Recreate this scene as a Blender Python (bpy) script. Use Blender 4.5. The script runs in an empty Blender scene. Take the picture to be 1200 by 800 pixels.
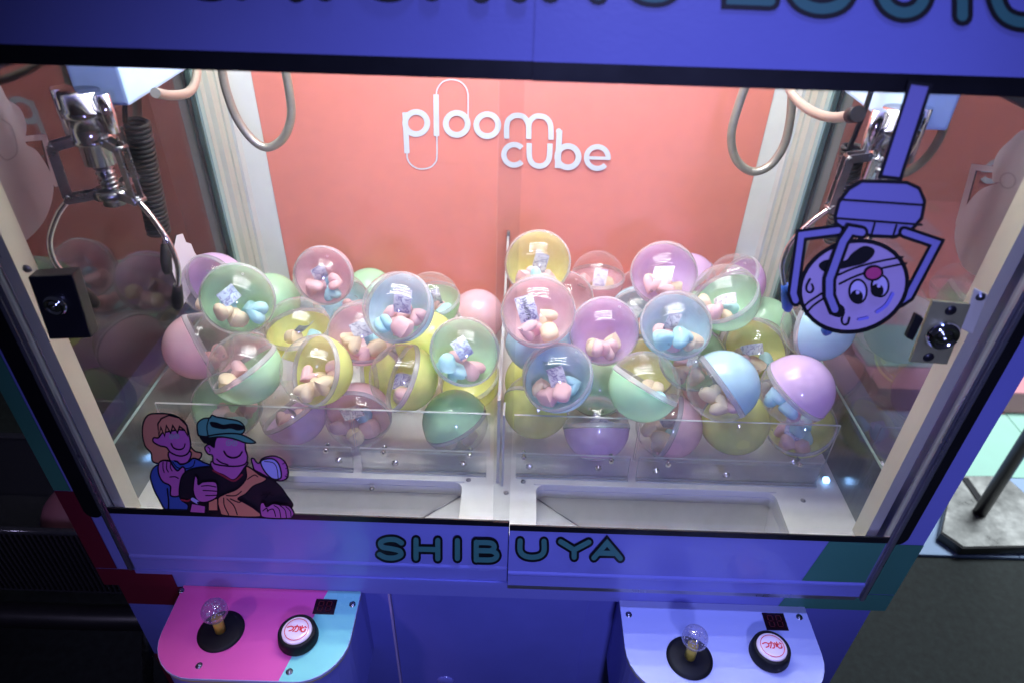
import bpy, bmesh, math, random
import numpy as np
from mathutils import Vector, Matrix
from mathutils.geometry import tessellate_polygon

random.seed(7)
SC = bpy.context.scene
COL = SC.collection
R_ = math.radians

# ------------------------------------------------------------------ camera
CAM = Vector((0.0181, -0.6959, 0.847))
PITCH, YAW, ROLL, FPX = 0.6244, -0.0022, 0.0319, 798.8
Fw = Vector((math.sin(YAW) * math.cos(PITCH), math.cos(YAW) * math.cos(PITCH), -math.sin(PITCH)))
_r = Vector((math.cos(YAW), -math.sin(YAW), 0.0))
_u = _r.cross(Fw)
Rt = _r * math.cos(ROLL) + _u * math.sin(ROLL)
Up = -_r * math.sin(ROLL) + _u * math.cos(ROLL)
cd = bpy.data.cameras.new("camera")
cam = bpy.data.objects.new("camera", cd)
COL.objects.link(cam)
cd.sensor_width = 36.0
cd.lens = 36.0 * FPX / 1200.0
cd.clip_start = 0.02
cd.clip_end = 60.0
cam.matrix_world = Matrix.Translation(CAM) @ Matrix((Rt, Up, -Fw)).transposed().to_4x4()
cd.dof.use_dof = True
cd.dof.focus_distance = 1.14
cd.dof.aperture_fstop = 3.6
SC.camera = cam

# ------------------------------------------------------------------ view, world, lights
SC.view_settings.view_transform = 'Standard'
SC.view_settings.look = 'None'
SC.view_settings.exposure = 0.0
SC.view_settings.gamma = 1.0
SC.cycles.max_bounces = 14
SC.cycles.transparent_max_bounces = 40
SC.cycles.transmission_bounces = 8
SC.cycles.glossy_bounces = 5
SC.cycles.diffuse_bounces = 4
SC.cycles.caustics_reflective = False
SC.cycles.caustics_refractive = False
SC.cycles.sample_clamp_indirect = 4.0
SC.cycles.use_denoising = True
W = bpy.data.worlds.new("World")
SC.world = W
W.use_nodes = True
W.node_tree.nodes["Background"].inputs[0].default_value = (0.35, 0.38, 0.75, 1)
W.node_tree.nodes["Background"].inputs[1].default_value = 0.03


def area(name, loc, target, size, power, color, size_y=None, spread=180):
    l = bpy.data.lights.new(name, 'AREA')
    l.energy = power
    l.color = color
    l.size = size
    if size_y:
        l.shape = 'RECTANGLE'
        l.size_y = size_y
    l.spread = R_(spread)
    o = bpy.data.objects.new(name, l)
    COL.objects.link(o)
    o.location = loc
    o.rotation_euler = (Vector(target) - Vector(loc)).to_track_quat('-Z', 'Y').to_euler()
    return o


def spot(name, loc, target, power, color, angle, blend=1.0, radius=0.06):
    l = bpy.data.lights.new(name, 'SPOT')
    l.energy = power
    l.color = color
    l.spot_size = R_(angle)
    l.spot_blend = blend
    l.shadow_soft_size = radius
    o = bpy.data.objects.new(name, l)
    COL.objects.link(o)
    o.location = loc
    o.rotation_euler = (Vector(target) - Vector(loc)).to_track_quat('-Z', 'Y').to_euler()
    return o


# the hall: violet stage spot over the players, a pink one on the left console, cool white over the play mats at the right
spot("stage_spot_violet", (0.26, -1.7, 1.0), (0.14, 0.0, 0.20), 122.0, (0.34, 0.37, 1.0), 54, radius=0.10)
spot("console_spot_violet", (0.26, -0.17, 2.0), (0.20, -0.10, -0.2), 118.0, (0.25, 0.31, 1.0), 42, radius=0.05)
spot("basket_fill_spot", (-1.5, -1.6, 1.2), (-1.0, 0.2, -0.4), 50.0, (0.55, 0.5, 0.9), 30, radius=0.2)  # added fill that lifts the dark basket, not a lamp of the hall
spot("stage_spot_pink", (-1.0, -1.1, 1.3), (-0.40, -0.085, -0.2), 30.0, (1.0, 0.60, 0.98), 15, radius=0.08)
area("hall_light_white", (2.4, 1.6, 1.9), (2.0, 1.3, -1.0), 1.0, 62.0, (0.86, 0.95, 1.0), spread=120)
LED_POWER = 128.0


# ------------------------------------------------------------------ pixel -> place (photo is 1200 x 800)
def ray(px, py):
    return Fw + Rt * ((px - 600.0) / FPX) + Up * ((400.0 - py) / FPX)


def on(ax, v, px, py):
    d = ray(px, py)
    return CAM + d * ((v - CAM[ax]) / d[ax])


def on_x(v, px, py): return on(0, v, px, py)
def on_y(v, px, py): return on(1, v, px, py)
def on_z(v, px, py): return on(2, v, px, py)


# ------------------------------------------------------------------ materials
def two_sided_fresnel(nt, ior):
    """Fresnel of a thin sheet: the same from either side"""
    geo = nt.nodes.new('ShaderNodeNewGeometry')
    mr = nt.nodes.new('ShaderNodeMapRange')
    mr.inputs['To Min'].default_value = ior
    mr.inputs['To Max'].default_value = 1.0 / ior
    nt.links.new(geo.outputs['Backfacing'], mr.inputs[0])
    fr = nt.nodes.new('ShaderNodeFresnel')
    nt.links.new(mr.outputs[0], fr.inputs[0])
    return fr


def nodes(name):
    m = bpy.data.materials.new(name)
    m.use_nodes = True
    nt = m.node_tree
    nt.nodes.clear()
    out = nt.nodes.new('ShaderNodeOutputMaterial')
    return m, nt, out


def mat(name, col, rough=0.5, metal=0.0, coat=0.0, noise=0.0, nscale=8.0, bump=0.0, bscale=200.0, emit=None, es=1.0,
        spec=0.5, stretch=None):
    m, nt, out = nodes(name)
    p = nt.nodes.new('ShaderNodeBsdfPrincipled')
    nt.links.new(p.outputs[0], out.inputs[0])
    p.inputs['Base Color'].default_value = (*col, 1)
    p.inputs['Roughness'].default_value = rough
    p.inputs['Metallic'].default_value = metal
    p.inputs['Coat Weight'].default_value = coat
    p.inputs['Coat Roughness'].default_value = 0.08
    p.inputs['Specular IOR Level'].default_value = spec
    if emit:
        p.inputs['Emission Color'].default_value = (*emit, 1)
        p.inputs['Emission Strength'].default_value = es
    tc = nt.nodes.new('ShaderNodeTexCoord')
    mp = nt.nodes.new('ShaderNodeMapping')
    nt.links.new(tc.outputs['Object'], mp.inputs[0])
    if stretch:
        mp.inputs['Scale'].default_value = stretch
    if noise > 0:
        n = nt.nodes.new('ShaderNodeTexNoise')
        n.inputs['Scale'].default_value = nscale
        n.inputs['Detail'].default_value = 6
        n.inputs['Roughness'].default_value = 0.65
        nt.links.new(mp.outputs[0], n.inputs['Vector'])
        r = nt.nodes.new('ShaderNodeMapRange')
        r.inputs['From Min'].default_value = 0.3
        r.inputs['From Max'].default_value = 0.7
        r.inputs['To Min'].default_value = 1 - noise
        r.inputs['To Max'].default_value = 1 + noise * 0.6
        nt.links.new(n.outputs[0], r.inputs[0])
        mx = nt.nodes.new('ShaderNodeVectorMath')
        mx.operation = 'SCALE'
        mx.inputs[0].default_value = col
        nt.links.new(r.outputs[0], mx.inputs['Scale'])
        nt.links.new(mx.outputs[0], p.inputs['Base Color'])
        rr = nt.nodes.new('ShaderNodeMapRange')
        rr.inputs['From Min'].default_value = 0.3
        rr.inputs['From Max'].default_value = 0.7
        rr.inputs['To Min'].default_value = rough * 0.85
        rr.inputs['To Max'].default_value = min(1, rough * 1.25)
        nt.links.new(n.outputs[0], rr.inputs[0])
        nt.links.new(rr.outputs[0], p.inputs['Roughness'])
    if bump > 0:
        n2 = nt.nodes.new('ShaderNodeTexNoise')
        n2.inputs['Scale'].default_value = bscale
        n2.inputs['Detail'].default_value = 4
        nt.links.new(mp.outputs[0], n2.inputs['Vector'])
        b = nt.nodes.new('ShaderNodeBump')
        b.inputs['Strength'].default_value = bump
        b.inputs['Distance'].default_value = 0.002
        nt.links.new(n2.outputs[0], b.inputs['Height'])
        nt.links.new(b.outputs[0], p.inputs['Normal'])
    return m


def thin(name, tint=(0.97, 0.97, 0.97), gloss=1.0, gmin=0.0, milk=0.0, milk_edge=0.0, milk_col=(0.85, 0.85, 0.9), rough=0.02,
         ior=1.5, scuff=0.0):
    """thin clear plastic or glass: see-through, mirror part from Fresnel, a little body scatter that grows where the
    line of sight crosses more plastic"""
    m, nt, out = nodes(name)
    tr = nt.nodes.new('ShaderNodeBsdfTransparent')
    tr.inputs[0].default_value = (*tint, 1)
    gl = nt.nodes.new('ShaderNodeBsdfGlossy')
    gl.inputs['Roughness'].default_value = rough
    gl.inputs[0].default_value = (1, 1, 1, 1)
    fr = two_sided_fresnel(nt, ior)
    mr = nt.nodes.new('ShaderNodeMapRange')
    mr.inputs['To Min'].default_value = gmin
    mr.inputs['To Max'].default_value = max(gmin, gloss)
    nt.links.new(fr.outputs[0], mr.inputs[0])
    base = tr.outputs[0]
    if milk > 0 or milk_edge > 0:
        df = nt.nodes.new('ShaderNodeBsdfDiffuse')
        df.inputs[0].default_value = (*milk_col, 1)
        tl = nt.nodes.new('ShaderNodeBsdfTranslucent')
        tl.inputs[0].default_value = (*milk_col, 1)
        mm = nt.nodes.new('ShaderNodeMixShader')
        nt.links.new(df.outputs[0], mm.inputs[1])
        nt.links.new(tl.outputs[0], mm.inputs[2])
        lw = nt.nodes.new('ShaderNodeLayerWeight')
        lw.inputs[0].default_value = 0.5
        pw = nt.nodes.new('ShaderNodeMath')
        pw.operation = 'POWER'
        pw.inputs[1].default_value = 3.0
        nt.links.new(lw.outputs['Facing'], pw.inputs[0])
        mr2 = nt.nodes.new('ShaderNodeMapRange')
        mr2.inputs['To Min'].default_value = milk
        mr2.inputs['To Max'].default_value = milk_edge
        nt.links.new(pw.outputs[0], mr2.inputs[0])
        fac = mr2.outputs[0]
        if scuff > 0:
            tc = nt.nodes.new('ShaderNodeTexCoord')
            ns = nt.nodes.new('ShaderNodeTexNoise')
            ns.inputs['Scale'].default_value = 60
            ns.inputs['Detail'].default_value = 8
            nt.links.new(tc.outputs['Object'], ns.inputs['Vector'])
            m3 = nt.nodes.new('ShaderNodeMapRange')
            m3.inputs['From Min'].default_value = 0.35
            m3.inputs['From Max'].default_value = 0.75
            m3.inputs['To Min'].default_value = 1 - scuff
            m3.inputs['To Max'].default_value = 1 + scuff * 2
            nt.links.new(ns.outputs[0], m3.inputs[0])
            mu = nt.nodes.new('ShaderNodeMath')
            mu.operation = 'MULTIPLY'
            nt.links.new(fac, mu.inputs[0])
            nt.links.new(m3.outputs[0], mu.inputs[1])
            fac = mu.outputs[0]
        ms = nt.nodes.new('ShaderNodeMixShader')
        nt.links.new(fac, ms.inputs[0])
        nt.links.new(tr.outputs[0], ms.inputs[1])
        nt.links.new(mm.outputs[0], ms.inputs[2])
        base = ms.outputs[0]
    mg = nt.nodes.new('ShaderNodeMixShader')
    nt.links.new(mr.outputs[0], mg.inputs[0])
    nt.links.new(base, mg.inputs[1])
    nt.links.new(gl.outputs[0], mg.inputs[2])
    nt.links.new(mg.outputs[0], out.inputs[0])
    return m


def pastel(name, col, clear=0.18):
    """coloured half shell: dyed polypropylene, lets a good part of the light through"""
    m, nt, out = nodes(name)
    df = nt.nodes.new('ShaderNodeBsdfDiffuse')
    tl = nt.nodes.new('ShaderNodeBsdfTranslucent')
    tr = nt.nodes.new('ShaderNodeBsdfTransparent')
    gl = nt.nodes.new('ShaderNodeBsdfGlossy')
    gl.inputs['Roughness'].default_value = 0.07
    for n in (df, tl, tr):
        n.inputs[0].default_value = (*col, 1)
    a = nt.nodes.new('ShaderNodeMixShader')
    a.inputs[0].default_value = 0.42
    nt.links.new(df.outputs[0], a.inputs[1])
    nt.links.new(tl.outputs[0], a.inputs[2])
    lw = nt.nodes.new('ShaderNodeLayerWeight')
    lw.inputs[0].default_value = 0.35
    mr = nt.nodes.new('ShaderNodeMapRange')
    mr.inputs['To Min'].default_value = 1 - clear
    mr.inputs['To Max'].default_value = 1.0
    nt.links.new(lw.outputs['Facing'], mr.inputs[0])
    b = nt.nodes.new('ShaderNodeMixShader')
    nt.links.new(mr.outputs[0], b.inputs[0])
    nt.links.new(tr.outputs[0], b.inputs[1])
    nt.links.new(a.outputs[0], b.inputs[2])
    fr = two_sided_fresnel(nt, 1.48)
    c = nt.nodes.new('ShaderNodeMixShader')
    nt.links.new(fr.outputs[0], c.inputs[0])
    nt.links.new(b.outputs[0], c.inputs[1])
    nt.links.new(gl.outputs[0], c.inputs[2])
    nt.links.new(c.outputs[0], out.inputs[0])
    return m


def printed(name, paper, ink, scale=260.0, thr=0.52):
    """paper slip with small print: rows of marks"""
    m, nt, out = nodes(name)
    p = nt.nodes.new('ShaderNodeBsdfPrincipled')
    p.inputs['Roughness'].default_value = 0.5
    nt.links.new(p.outputs[0], out.inputs[0])
    tc = nt.nodes.new('ShaderNodeTexCoord')
    mp = nt.nodes.new('ShaderNodeMapping')
    mp.inputs['Scale'].default_value = (1.0, 1.0, 1.0)
    nt.links.new(tc.outputs['Object'], mp.inputs[0])
    br = nt.nodes.new('ShaderNodeTexBrick')
    br.inputs['Scale'].default_value = scale
    br.inputs['Mortar Size'].default_value = 0.2
    br.inputs['Color1'].default_value = (1, 1, 1, 1)
    br.inputs['Color2'].default_value = (0, 0, 0, 1)
    br.inputs['Mortar'].default_value = (1, 1, 1, 1)
    nt.links.new(mp.outputs[0], br.inputs['Vector'])
    ns = nt.nodes.new('ShaderNodeTexNoise')
    ns.inputs['Scale'].default_value = scale * 0.9
    ns.inputs['Detail'].default_value = 3
    nt.links.new(mp.outputs[0], ns.inputs['Vector'])
    n2 = nt.nodes.new('ShaderNodeTexNoise')
    n2.inputs['Scale'].default_value = scale * 0.25
    nt.links.new(mp.outputs[0], n2.inputs['Vector'])
    g = nt.nodes.new('ShaderNodeMath')
    g.operation = 'GREATER_THAN'
    g.inputs[1].default_value = thr
    nt.links.new(ns.outputs[0], g.inputs[0])
    g2 = nt.nodes.new('ShaderNodeMath')
    g2.operation = 'GREATER_THAN'
    g2.inputs[1].default_value = 0.46
    nt.links.new(n2.outputs[0], g2.inputs[0])
    mu = nt.nodes.new('ShaderNodeMath')
    mu.operation = 'MULTIPLY'
    nt.links.new(g.outputs[0], mu.inputs[0])
    nt.links.new(g2.outputs[0], mu.inputs[1])
    mx = nt.nodes.new('ShaderNodeMix')
    mx.data_type = 'RGBA'
    mx.inputs[6].default_value = (*paper, 1)
    mx.inputs[7].default_value = (*ink, 1)
    nt.links.new(mu.outputs[0], mx.inputs[0])
    nt.links.new(mx.outputs[2], p.inputs['Base Color'])
    return m


M = {}
M['body'] = mat('periwinkle_laminate', (0.22, 0.23, 0.62), 0.33, coat=0.25, noise=0.05, nscale=3, bump=0.06, bscale=240)
M['body_dark'] = mat('periwinkle_sheet_metal', (0.16, 0.17, 0.56), 0.42, noise=0.10, nscale=5, bump=0.08, bscale=160)
M['black'] = mat('black_print', (0.006, 0.006, 0.008), 0.35, noise=0.1)
M['ink'] = mat('black_ink', (0.004, 0.004, 0.006), 0.5)
M['coral'] = mat('coral_panel', (0.68, 0.225, 0.170), 0.45, noise=0.035, nscale=2.5, bump=0.05, bscale=60)
M['white_print'] = mat('white_vinyl', (0.60, 0.64, 0.66), 0.5)
M['cream'] = mat('cream_aluminium', (0.55, 0.52, 0.41), 0.42, noise=0.05, nscale=6, bump=0.05, bscale=300)
M['alu'] = mat('anodised_aluminium', (0.42, 0.41, 0.46), 0.3, 0.85, noise=0.1, stretch=(1, 1, 0.1), nscale=40)
M['post'] = mat('pale_grey_post', (0.44, 0.46, 0.39), 0.4, noise=0.04, nscale=5)
M['post2'] = mat('light_grey_panel', (0.50, 0.53, 0.51), 0.42, noise=0.04, nscale=4)
M['gasket'] = mat('dark_green_gasket', (0.04, 0.07, 0.06), 0.5)
M['gasket2'] = mat('sea_green_edge', (0.30, 0.42, 0.38), 0.3)
M['white'] = mat('white_playfield', (0.60, 0.595, 0.575), 0.38, noise=0.06, nscale=9, bump=0.05, bscale=120)
M['white2'] = mat('white_chute', (0.60, 0.595, 0.59), 0.45, noise=0.08, nscale=14)
M['chrome'] = mat('chrome', (0.78, 0.78, 0.78), 0.09, 1.0, noise=0.04, nscale=60)
M['steel'] = mat('dull_steel', (0.32, 0.32, 0.34), 0.28, 1.0, noise=0.2, nscale=50)
M['hose'] = mat('brushed_hose_metal', (0.38, 0.36, 0.30), 0.34, 0.55, noise=0.1, nscale=80)
M['rubber'] = mat('black_rubber', (0.004, 0.004, 0.0045), 0.6, spec=0.3)
M['blue_rubber'] = mat('blue_rubber', (0.01, 0.10, 0.50), 0.4)
M['housing'] = mat('sky_blue_enamel', (0.42, 0.60, 0.85), 0.35, noise=0.03)
M['side'] = mat('brushed_side_strip', (0.27, 0.30, 0.31), 0.14, 0.9, noise=0.18, stretch=(1, 14, 1), nscale=5, bump=0.12, bscale=40)
M['glass'] = thin('door_glass', (0.965, 0.97, 0.97), gloss=0.9, gmin=0.0, rough=0.0, milk=0.010, milk_edge=0.04, scuff=0.7)
M['pane_left'] = thin('side_pane_left', (0.60, 0.58, 0.60), gloss=1.0, rough=0.004, ior=1.55, milk=0.006, milk_edge=0.03)
M['pane_right'] = thin('side_pane_right', (0.45, 0.42, 0.45), gloss=1.0, gmin=0.03, rough=0.004, ior=1.9, milk=0.010, milk_edge=0.05)
M['acrylic'] = thin('clear_acrylic', (0.955, 0.965, 0.965), gloss=0.9, rough=0.01, milk=0.025, milk_edge=0.10, scuff=0.5)
M['acrylic_edge'] = thin('acrylic_edge', (0.8, 0.86, 0.88), gloss=0.6, gmin=0.08, rough=0.12, milk=0.75, milk_edge=0.9,
                         milk_col=(0.80, 0.84, 0.86))  # whitish body paints in the light that the cut edges catch
M['shell'] = thin('clear_shell', (0.975, 0.975, 0.975), gloss=1.0, rough=0.014, ior=1.50, milk=0.035, milk_edge=0.50,
                  milk_col=(0.93, 0.92, 0.94), scuff=0.3)
M['rim'] = thin('frosted_rim', (0.95, 0.95, 0.95), gloss=0.4, rough=0.10, ior=1.46, milk=0.32, milk_edge=0.55,
                milk_col=(0.86, 0.85, 0.90))
M['teal'] = mat('teal_print', (0.055, 0.21, 0.14), 0.4, noise=0.05)
M['text_teal'] = mat('teal_letter_print', (0.055, 0.21, 0.17), 0.45)
M['maroon'] = mat('maroon_print', (0.14, 0.010, 0.025), 0.4, noise=0.05)
M['pinkp'] = mat('pink_panel', (0.80, 0.115, 0.42), 0.3, coat=0.2, noise=0.03, nscale=4)
M['cyanp'] = mat('cyan_panel', (0.25, 0.78, 0.66), 0.3, coat=0.2, noise=0.03, nscale=4)
M['whitep'] = mat('white_panel_violet_tint', (0.50, 0.54, 0.80), 0.3, coat=0.2, noise=0.03, nscale=4)  # white panel, with the tint of the violet light put into its colour
M['yellow_edge'] = mat('yellow_edge_band', (0.55, 0.48, 0.10), 0.4)
M['yellow_shaft'] = mat('yellow_shaft', (0.50, 0.38, 0.05), 0.35)
M['crystal'] = thin('crystal_ball', (0.82, 0.80, 0.90), gloss=1.0, gmin=0.05, rough=0.03, milk=0.10, milk_edge=0.25, ior=1.6)
M['bubbles'] = mat('ball_core', (0.80, 0.78, 0.9), 0.15, bump=0.8, bscale=300)
M['button'] = mat('button_cap', (0.85, 0.74, 0.82), 0.25, coat=0.4, emit=(1.0, 0.75, 0.9), es=0.10)
M['red_print'] = mat('red_print', (0.75, 0.03, 0.04), 0.4)
M['led_off'] = mat('display_window', (0.014, 0.003, 0.004), 0.18)
M['led_seg'] = mat('display_segment', (0.05, 0.004, 0.006), 0.4, emit=(1, 0.02, 0.02), es=0.008)
M['brass'] = mat('brassy_lock_plate', (0.27, 0.26, 0.13), 0.4, 0.25, noise=0.15, nscale=30)
M['carpet'] = mat('charcoal_carpet', (0.028, 0.034, 0.034), 0.95, noise=0.55, nscale=45, bump=0.7, bscale=700)
M['led'] = mat('led_tube', (1, 1, 1), 0.5, emit=(0.95, 1.0, 0.965), es=LED_POWER)
M['led_blue'] = mat('blue_led', (0.6, 0.8, 1), 0.5, emit=(0.30, 0.55, 1.0), es=4.0)
M['ceiling'] = mat('white_ceiling', (0.62, 0.62, 0.62), 0.6)
M['dark'] = mat('dark_plastic', (0.012, 0.011, 0.015), 0.35, noise=0.2)
M['mat_blue'] = mat('pale_blue_foam', (0.34, 0.46, 0.68), 0.75, noise=0.05, bump=0.4, bscale=160)
M['mat_mint'] = mat('mint_foam', (0.38, 0.66, 0.55), 0.75, noise=0.05, bump=0.4, bscale=160)
M['mat_pink'] = mat('pink_foam', (0.72, 0.30, 0.34), 0.75, noise=0.05, bump=0.4, bscale=160)
M['mat_cream'] = mat('cream_foam', (0.60, 0.48, 0.36), 0.75, noise=0.05, bump=0.4, bscale=160)
M['plate'] = mat('scuffed_steel_plate', (0.55, 0.55, 0.53), 0.3, 0.7, noise=0.4, nscale=12, bump=0.2, bscale=30)
M['bin'] = thin('smoky_ribbed_plastic', (0.45, 0.45, 0.5), gloss=0.6, gmin=0.05, rough=0.15, milk=0.18, milk_edge=0.3,
                milk_col=(0.30, 0.30, 0.36))
M['sticker_back'] = mat('sticker_backing', (0.25, 0.215, 0.23), 0.6)
M['sticker_back2'] = mat('sticker_backing_line', (0.18, 0.15, 0.165), 0.6)
M['paper_torn'] = mat('torn_white_paper', (0.62, 0.60, 0.66), 0.7)
# sticker inks
for k, c in dict(skin=(0.60, 0.14, 0.42), hair=(0.72, 0.27, 0.15), blue=(0.06, 0.11, 0.40), cap=(0.10, 0.32, 0.24),
                 scarf=(0.78, 0.27, 0.15), black=(0.018, 0.012, 0.018), cube=(0.50, 0.45, 0.85), collar=(0.35, 0.03, 0.05),
                 claw=(0.25, 0.23, 0.52), ball=(0.50, 0.38, 0.60), eye=(0.58, 0.50, 0.82), nose=(0.55, 0.06, 0.20),
                 cheek=(0.24, 0.22, 0.75), band=(0.30, 0.40, 0.40)).items():
    M['i_' + k] = mat('ink_' + k, c, 0.45)
CAPCOL = dict(green=(0.62, 0.97, 0.66), pink=(0.97, 0.66, 0.73), purple=(0.85, 0.62, 0.95), blue=(0.58, 0.84, 0.98),
              yellow=(0.93, 0.97, 0.36))
for k, c in CAPCOL.items():
    M['cap_' + k] = pastel('pastel_' + k, c, 0.20 if k == 'yellow' else 0.12)
HEARTCOL = dict(pink=(0.94, 0.63, 0.64), cream=(0.94, 0.79, 0.58), blue=(0.56, 0.86, 0.92))


def softmat(name, col):
    m, nt, out = nodes(name)
    p = nt.nodes.new('ShaderNodeBsdfPrincipled')
    p.inputs['Base Color'].default_value = (*col, 1)
    p.inputs['Roughness'].default_value = 0.8
    p.inputs['Specular IOR Level'].default_value = 0.2
    p.inputs['Subsurface Weight'].default_value = 0.0
    p.inputs['Sheen Weight'].default_value = 0.3
    tl = nt.nodes.new('ShaderNodeBsdfTranslucent')
    tl.inputs[0].default_value = (*col, 1)
    mx = nt.nodes.new('ShaderNodeMixShader')
    mx.inputs[0].default_value = 0.32
    nt.links.new(p.outputs[0], mx.inputs[1])
    nt.links.new(tl.outputs[0], mx.inputs[2])
    nt.links.new(mx.outputs[0], out.inputs[0])
    return m


for k, c in HEARTCOL.items():
    M['heart_' + k] = softmat('soft_' + k, c)
M['slip_lilac'] = printed('slip_lilac', (0.66, 0.64, 0.72), (0.24, 0.20, 0.36), 420, 0.5)
M['slip_white'] = printed('slip_white', (0.70, 0.69, 0.72), (0.26, 0.24, 0.32), 480, 0.52)
M['slip_sky'] = printed('slip_sky', (0.52, 0.62, 0.74), (0.20, 0.20, 0.40), 440, 0.5)


# ------------------------------------------------------------------ mesh helpers
class MB:
    """collects faces; builds one mesh object"""
    def __init__(s):
        s.v, s.f, s.m, s.sm = [], [], [], []

    def add(s, vs, fs, mi=0, smooth=False):
        b = len(s.v)
        s.v += [Vector(v) for v in vs]
        for f in fs:
            s.f.append([b + i for i in f])
            s.m.append(mi)
            s.sm.append(smooth)

    def box(s, a, b, mi=0):
        x0, x1 = sorted((a[0], b[0])); y0, y1 = sorted((a[1], b[1])); z0, z1 = sorted((a[2], b[2]))
        s.add([(x0, y0, z0), (x1, y0, z0), (x1, y1, z0), (x0, y1, z0), (x0, y0, z1), (x1, y0, z1), (x1, y1, z1), (x0, y1, z1)],
              [(0, 3, 2, 1), (4, 5, 6, 7), (0, 1, 5, 4), (1, 2, 6, 5), (2, 3, 7, 6), (3, 0, 4, 7)], mi)

    def bevbox(s, a, b, r, mi=0, smooth=True):
        bm = bmesh.new()
        bmesh.ops.create_cube(bm, size=1)
        c = [(a[i] + b[i]) / 2 for i in range(3)]
        d = [abs(a[i] - b[i]) for i in range(3)]
        for v in bm.verts:
            v.co = Vector((c[0] + v.co.x * d[0], c[1] + v.co.y * d[1], c[2] + v.co.z * d[2]))
        bmesh.ops.bevel(bm, geom=bm.edges[:], offset=r, segments=2, profile=0.6, affect='EDGES')
        bmesh.ops.recalc_face_normals(bm, faces=bm.faces)
        s.bm(bm, mi, False)

    def bm(s, bm, mi=0, smooth=False):
        bm.verts.index_update()
        s.add([v.co.copy() for v in bm.verts], [[v.index for v in f.verts] for f in bm.faces], mi, smooth)
        bm.free()

    def tube(s, pts, r, n=12, mi=0, caps=True, smooth=True, rf=None):
        pts = [Vector(p) for p in pts]
        vs, fs = [], []
        nrm = None
        N = len(pts)
        for i, p in enumerate(pts):
            t = (pts[min(i + 1, N - 1)] - pts[max(i - 1, 0)]).normalized()
            if nrm is None:
                a = Vector((0, 0, 1)) if abs(t.z) < 0.9 else Vector((1, 0, 0))
                nrm = (a - t * a.dot(t)).normalized()
            else:
                nrm = (nrm - t * nrm.dot(t)).normalized()
            bn = t.cross(nrm)
            rr = rf(i / (N - 1)) if rf else (r[i] if isinstance(r, (list, tuple)) else r)
            for k in range(n):
                a = 2 * math.pi * k / n
                vs.append(p + (nrm * math.cos(a) + bn * math.sin(a)) * rr)
        for i in range(N - 1):
            for k in range(n):
                fs.append((i * n + k, i * n + (k + 1) % n, (i + 1) * n + (k + 1) % n, (i + 1) * n + k))
        s.add(vs, fs, mi, smooth)
        if caps:
            b = len(s.v) - len(vs)
            s.f.append([b + k for k in reversed(range(n))]); s.m.append(mi); s.sm.append(False)
            s.f.append([b + (N - 1) * n + k for k in range(n)]); s.m.append(mi); s.sm.append(False)

    def lathe(s, prof, c=(0, 0, 0), ax=(0, 0, 1), n=32, mi=0, smooth=True):
        """prof: list of (radius, height)"""
        ax = Vector(ax).normalized()
        a = Vector((1, 0, 0)) if abs(ax.x) < 0.9 else Vector((0, 1, 0))
        e1 = (a - ax * a.dot(ax)).normalized()
        e2 = ax.cross(e1)
        c = Vector(c)
        vs, fs = [], []
        for (r, h) in prof:
            for k in range(n):
                t = 2 * math.pi * k / n
                vs.append(c + ax * h + (e1 * math.cos(t) + e2 * math.sin(t)) * max(r, 1e-5))
        for i in range(len(prof) - 1):
            for k in range(n):
                fs.append((i * n + k, i * n + (k + 1) % n, (i + 1) * n + (k + 1) % n, (i + 1) * n + k))
        s.add(vs, fs, mi, smooth)

    def prism(s, poly, z0, z1, mi=0, smooth=False):
        """poly: xy loop"""
        n = len(poly)
        vs = [(p[0], p[1], z0) for p in poly] + [(p[0], p[1], z1) for p in poly]
        fs = [tuple(reversed(range(n))), tuple(range(n, 2 * n))]
        fs += [(i, (i + 1) % n, n + (i + 1) % n, n + i) for i in range(n)]
        s.add(vs, fs, mi, smooth)

    def extr_x(s, prof, x0, x1, mi=0):
        """prof: closed loop of (y,z)"""
        n = len(prof)
        vs = [(x0, p[0], p[1]) for p in prof] + [(x1, p[0], p[1]) for p in prof]
        fs = [tuple(range(n)), tuple(reversed(range(n, 2 * n)))]
        fs += [(i, n + i, n + (i + 1) % n, (i + 1) % n) for i in range(n)]
        s.add(vs, fs, mi)

    def poly(s, pts, mi=0):
        pts = [Vector(p) for p in pts]
        tris = tessellate_polygon([pts])
        s.add(pts, [tuple(t) for t in tris], mi)

    def build(s, name, mats, parent=None, origin=None, loc=None):
        """origin: world point the vertices are measured from (defaults to the parent's place)"""
        off = Vector(origin) if origin is not None else (parent.matrix_world.translation.copy() if parent is not None and loc is None else Vector((0, 0, 0)))
        me = bpy.data.meshes.new(name)
        me.from_pydata([tuple(v - off) for v in s.v], [], s.f)
        if not isinstance(mats, (list, tuple)):
            mats = [mats]
        for m in mats:
            me.materials.append(m)
        me.polygons.foreach_set('material_index', s.m)
        me.polygons.foreach_set('use_smooth', s.sm)
        me.update()
        bm = bmesh.new(); bm.from_mesh(me)
        bmesh.ops.recalc_face_normals(bm, faces=bm.faces)
        bm.to_mesh(me); bm.free()
        o = bpy.data.objects.new(name, me)
        COL.objects.link(o)
        if parent is not None:
            o.parent = parent
            if origin is not None:
                o.location = off - parent.matrix_world.translation
        elif origin is not None:
            o.location = off
        if loc is not None:
            o.location = loc
        bpy.context.view_layer.update()
        return o


def empty(name, loc, rot=(0, 0, 0)):
    o = bpy.data.objects.new(name, None)
    o.empty_display_size = 0.05
    o.location = loc
    o.rotation_euler = rot
    COL.objects.link(o)
    bpy.context.view_layer.update()
    return o


def tag(o, label=None, cat=None, group=None, kind=None):
    if label: o['label'] = label
    if cat: o['category'] = cat
    if group: o['group'] = group
    if kind: o['kind'] = kind
    return o


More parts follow.
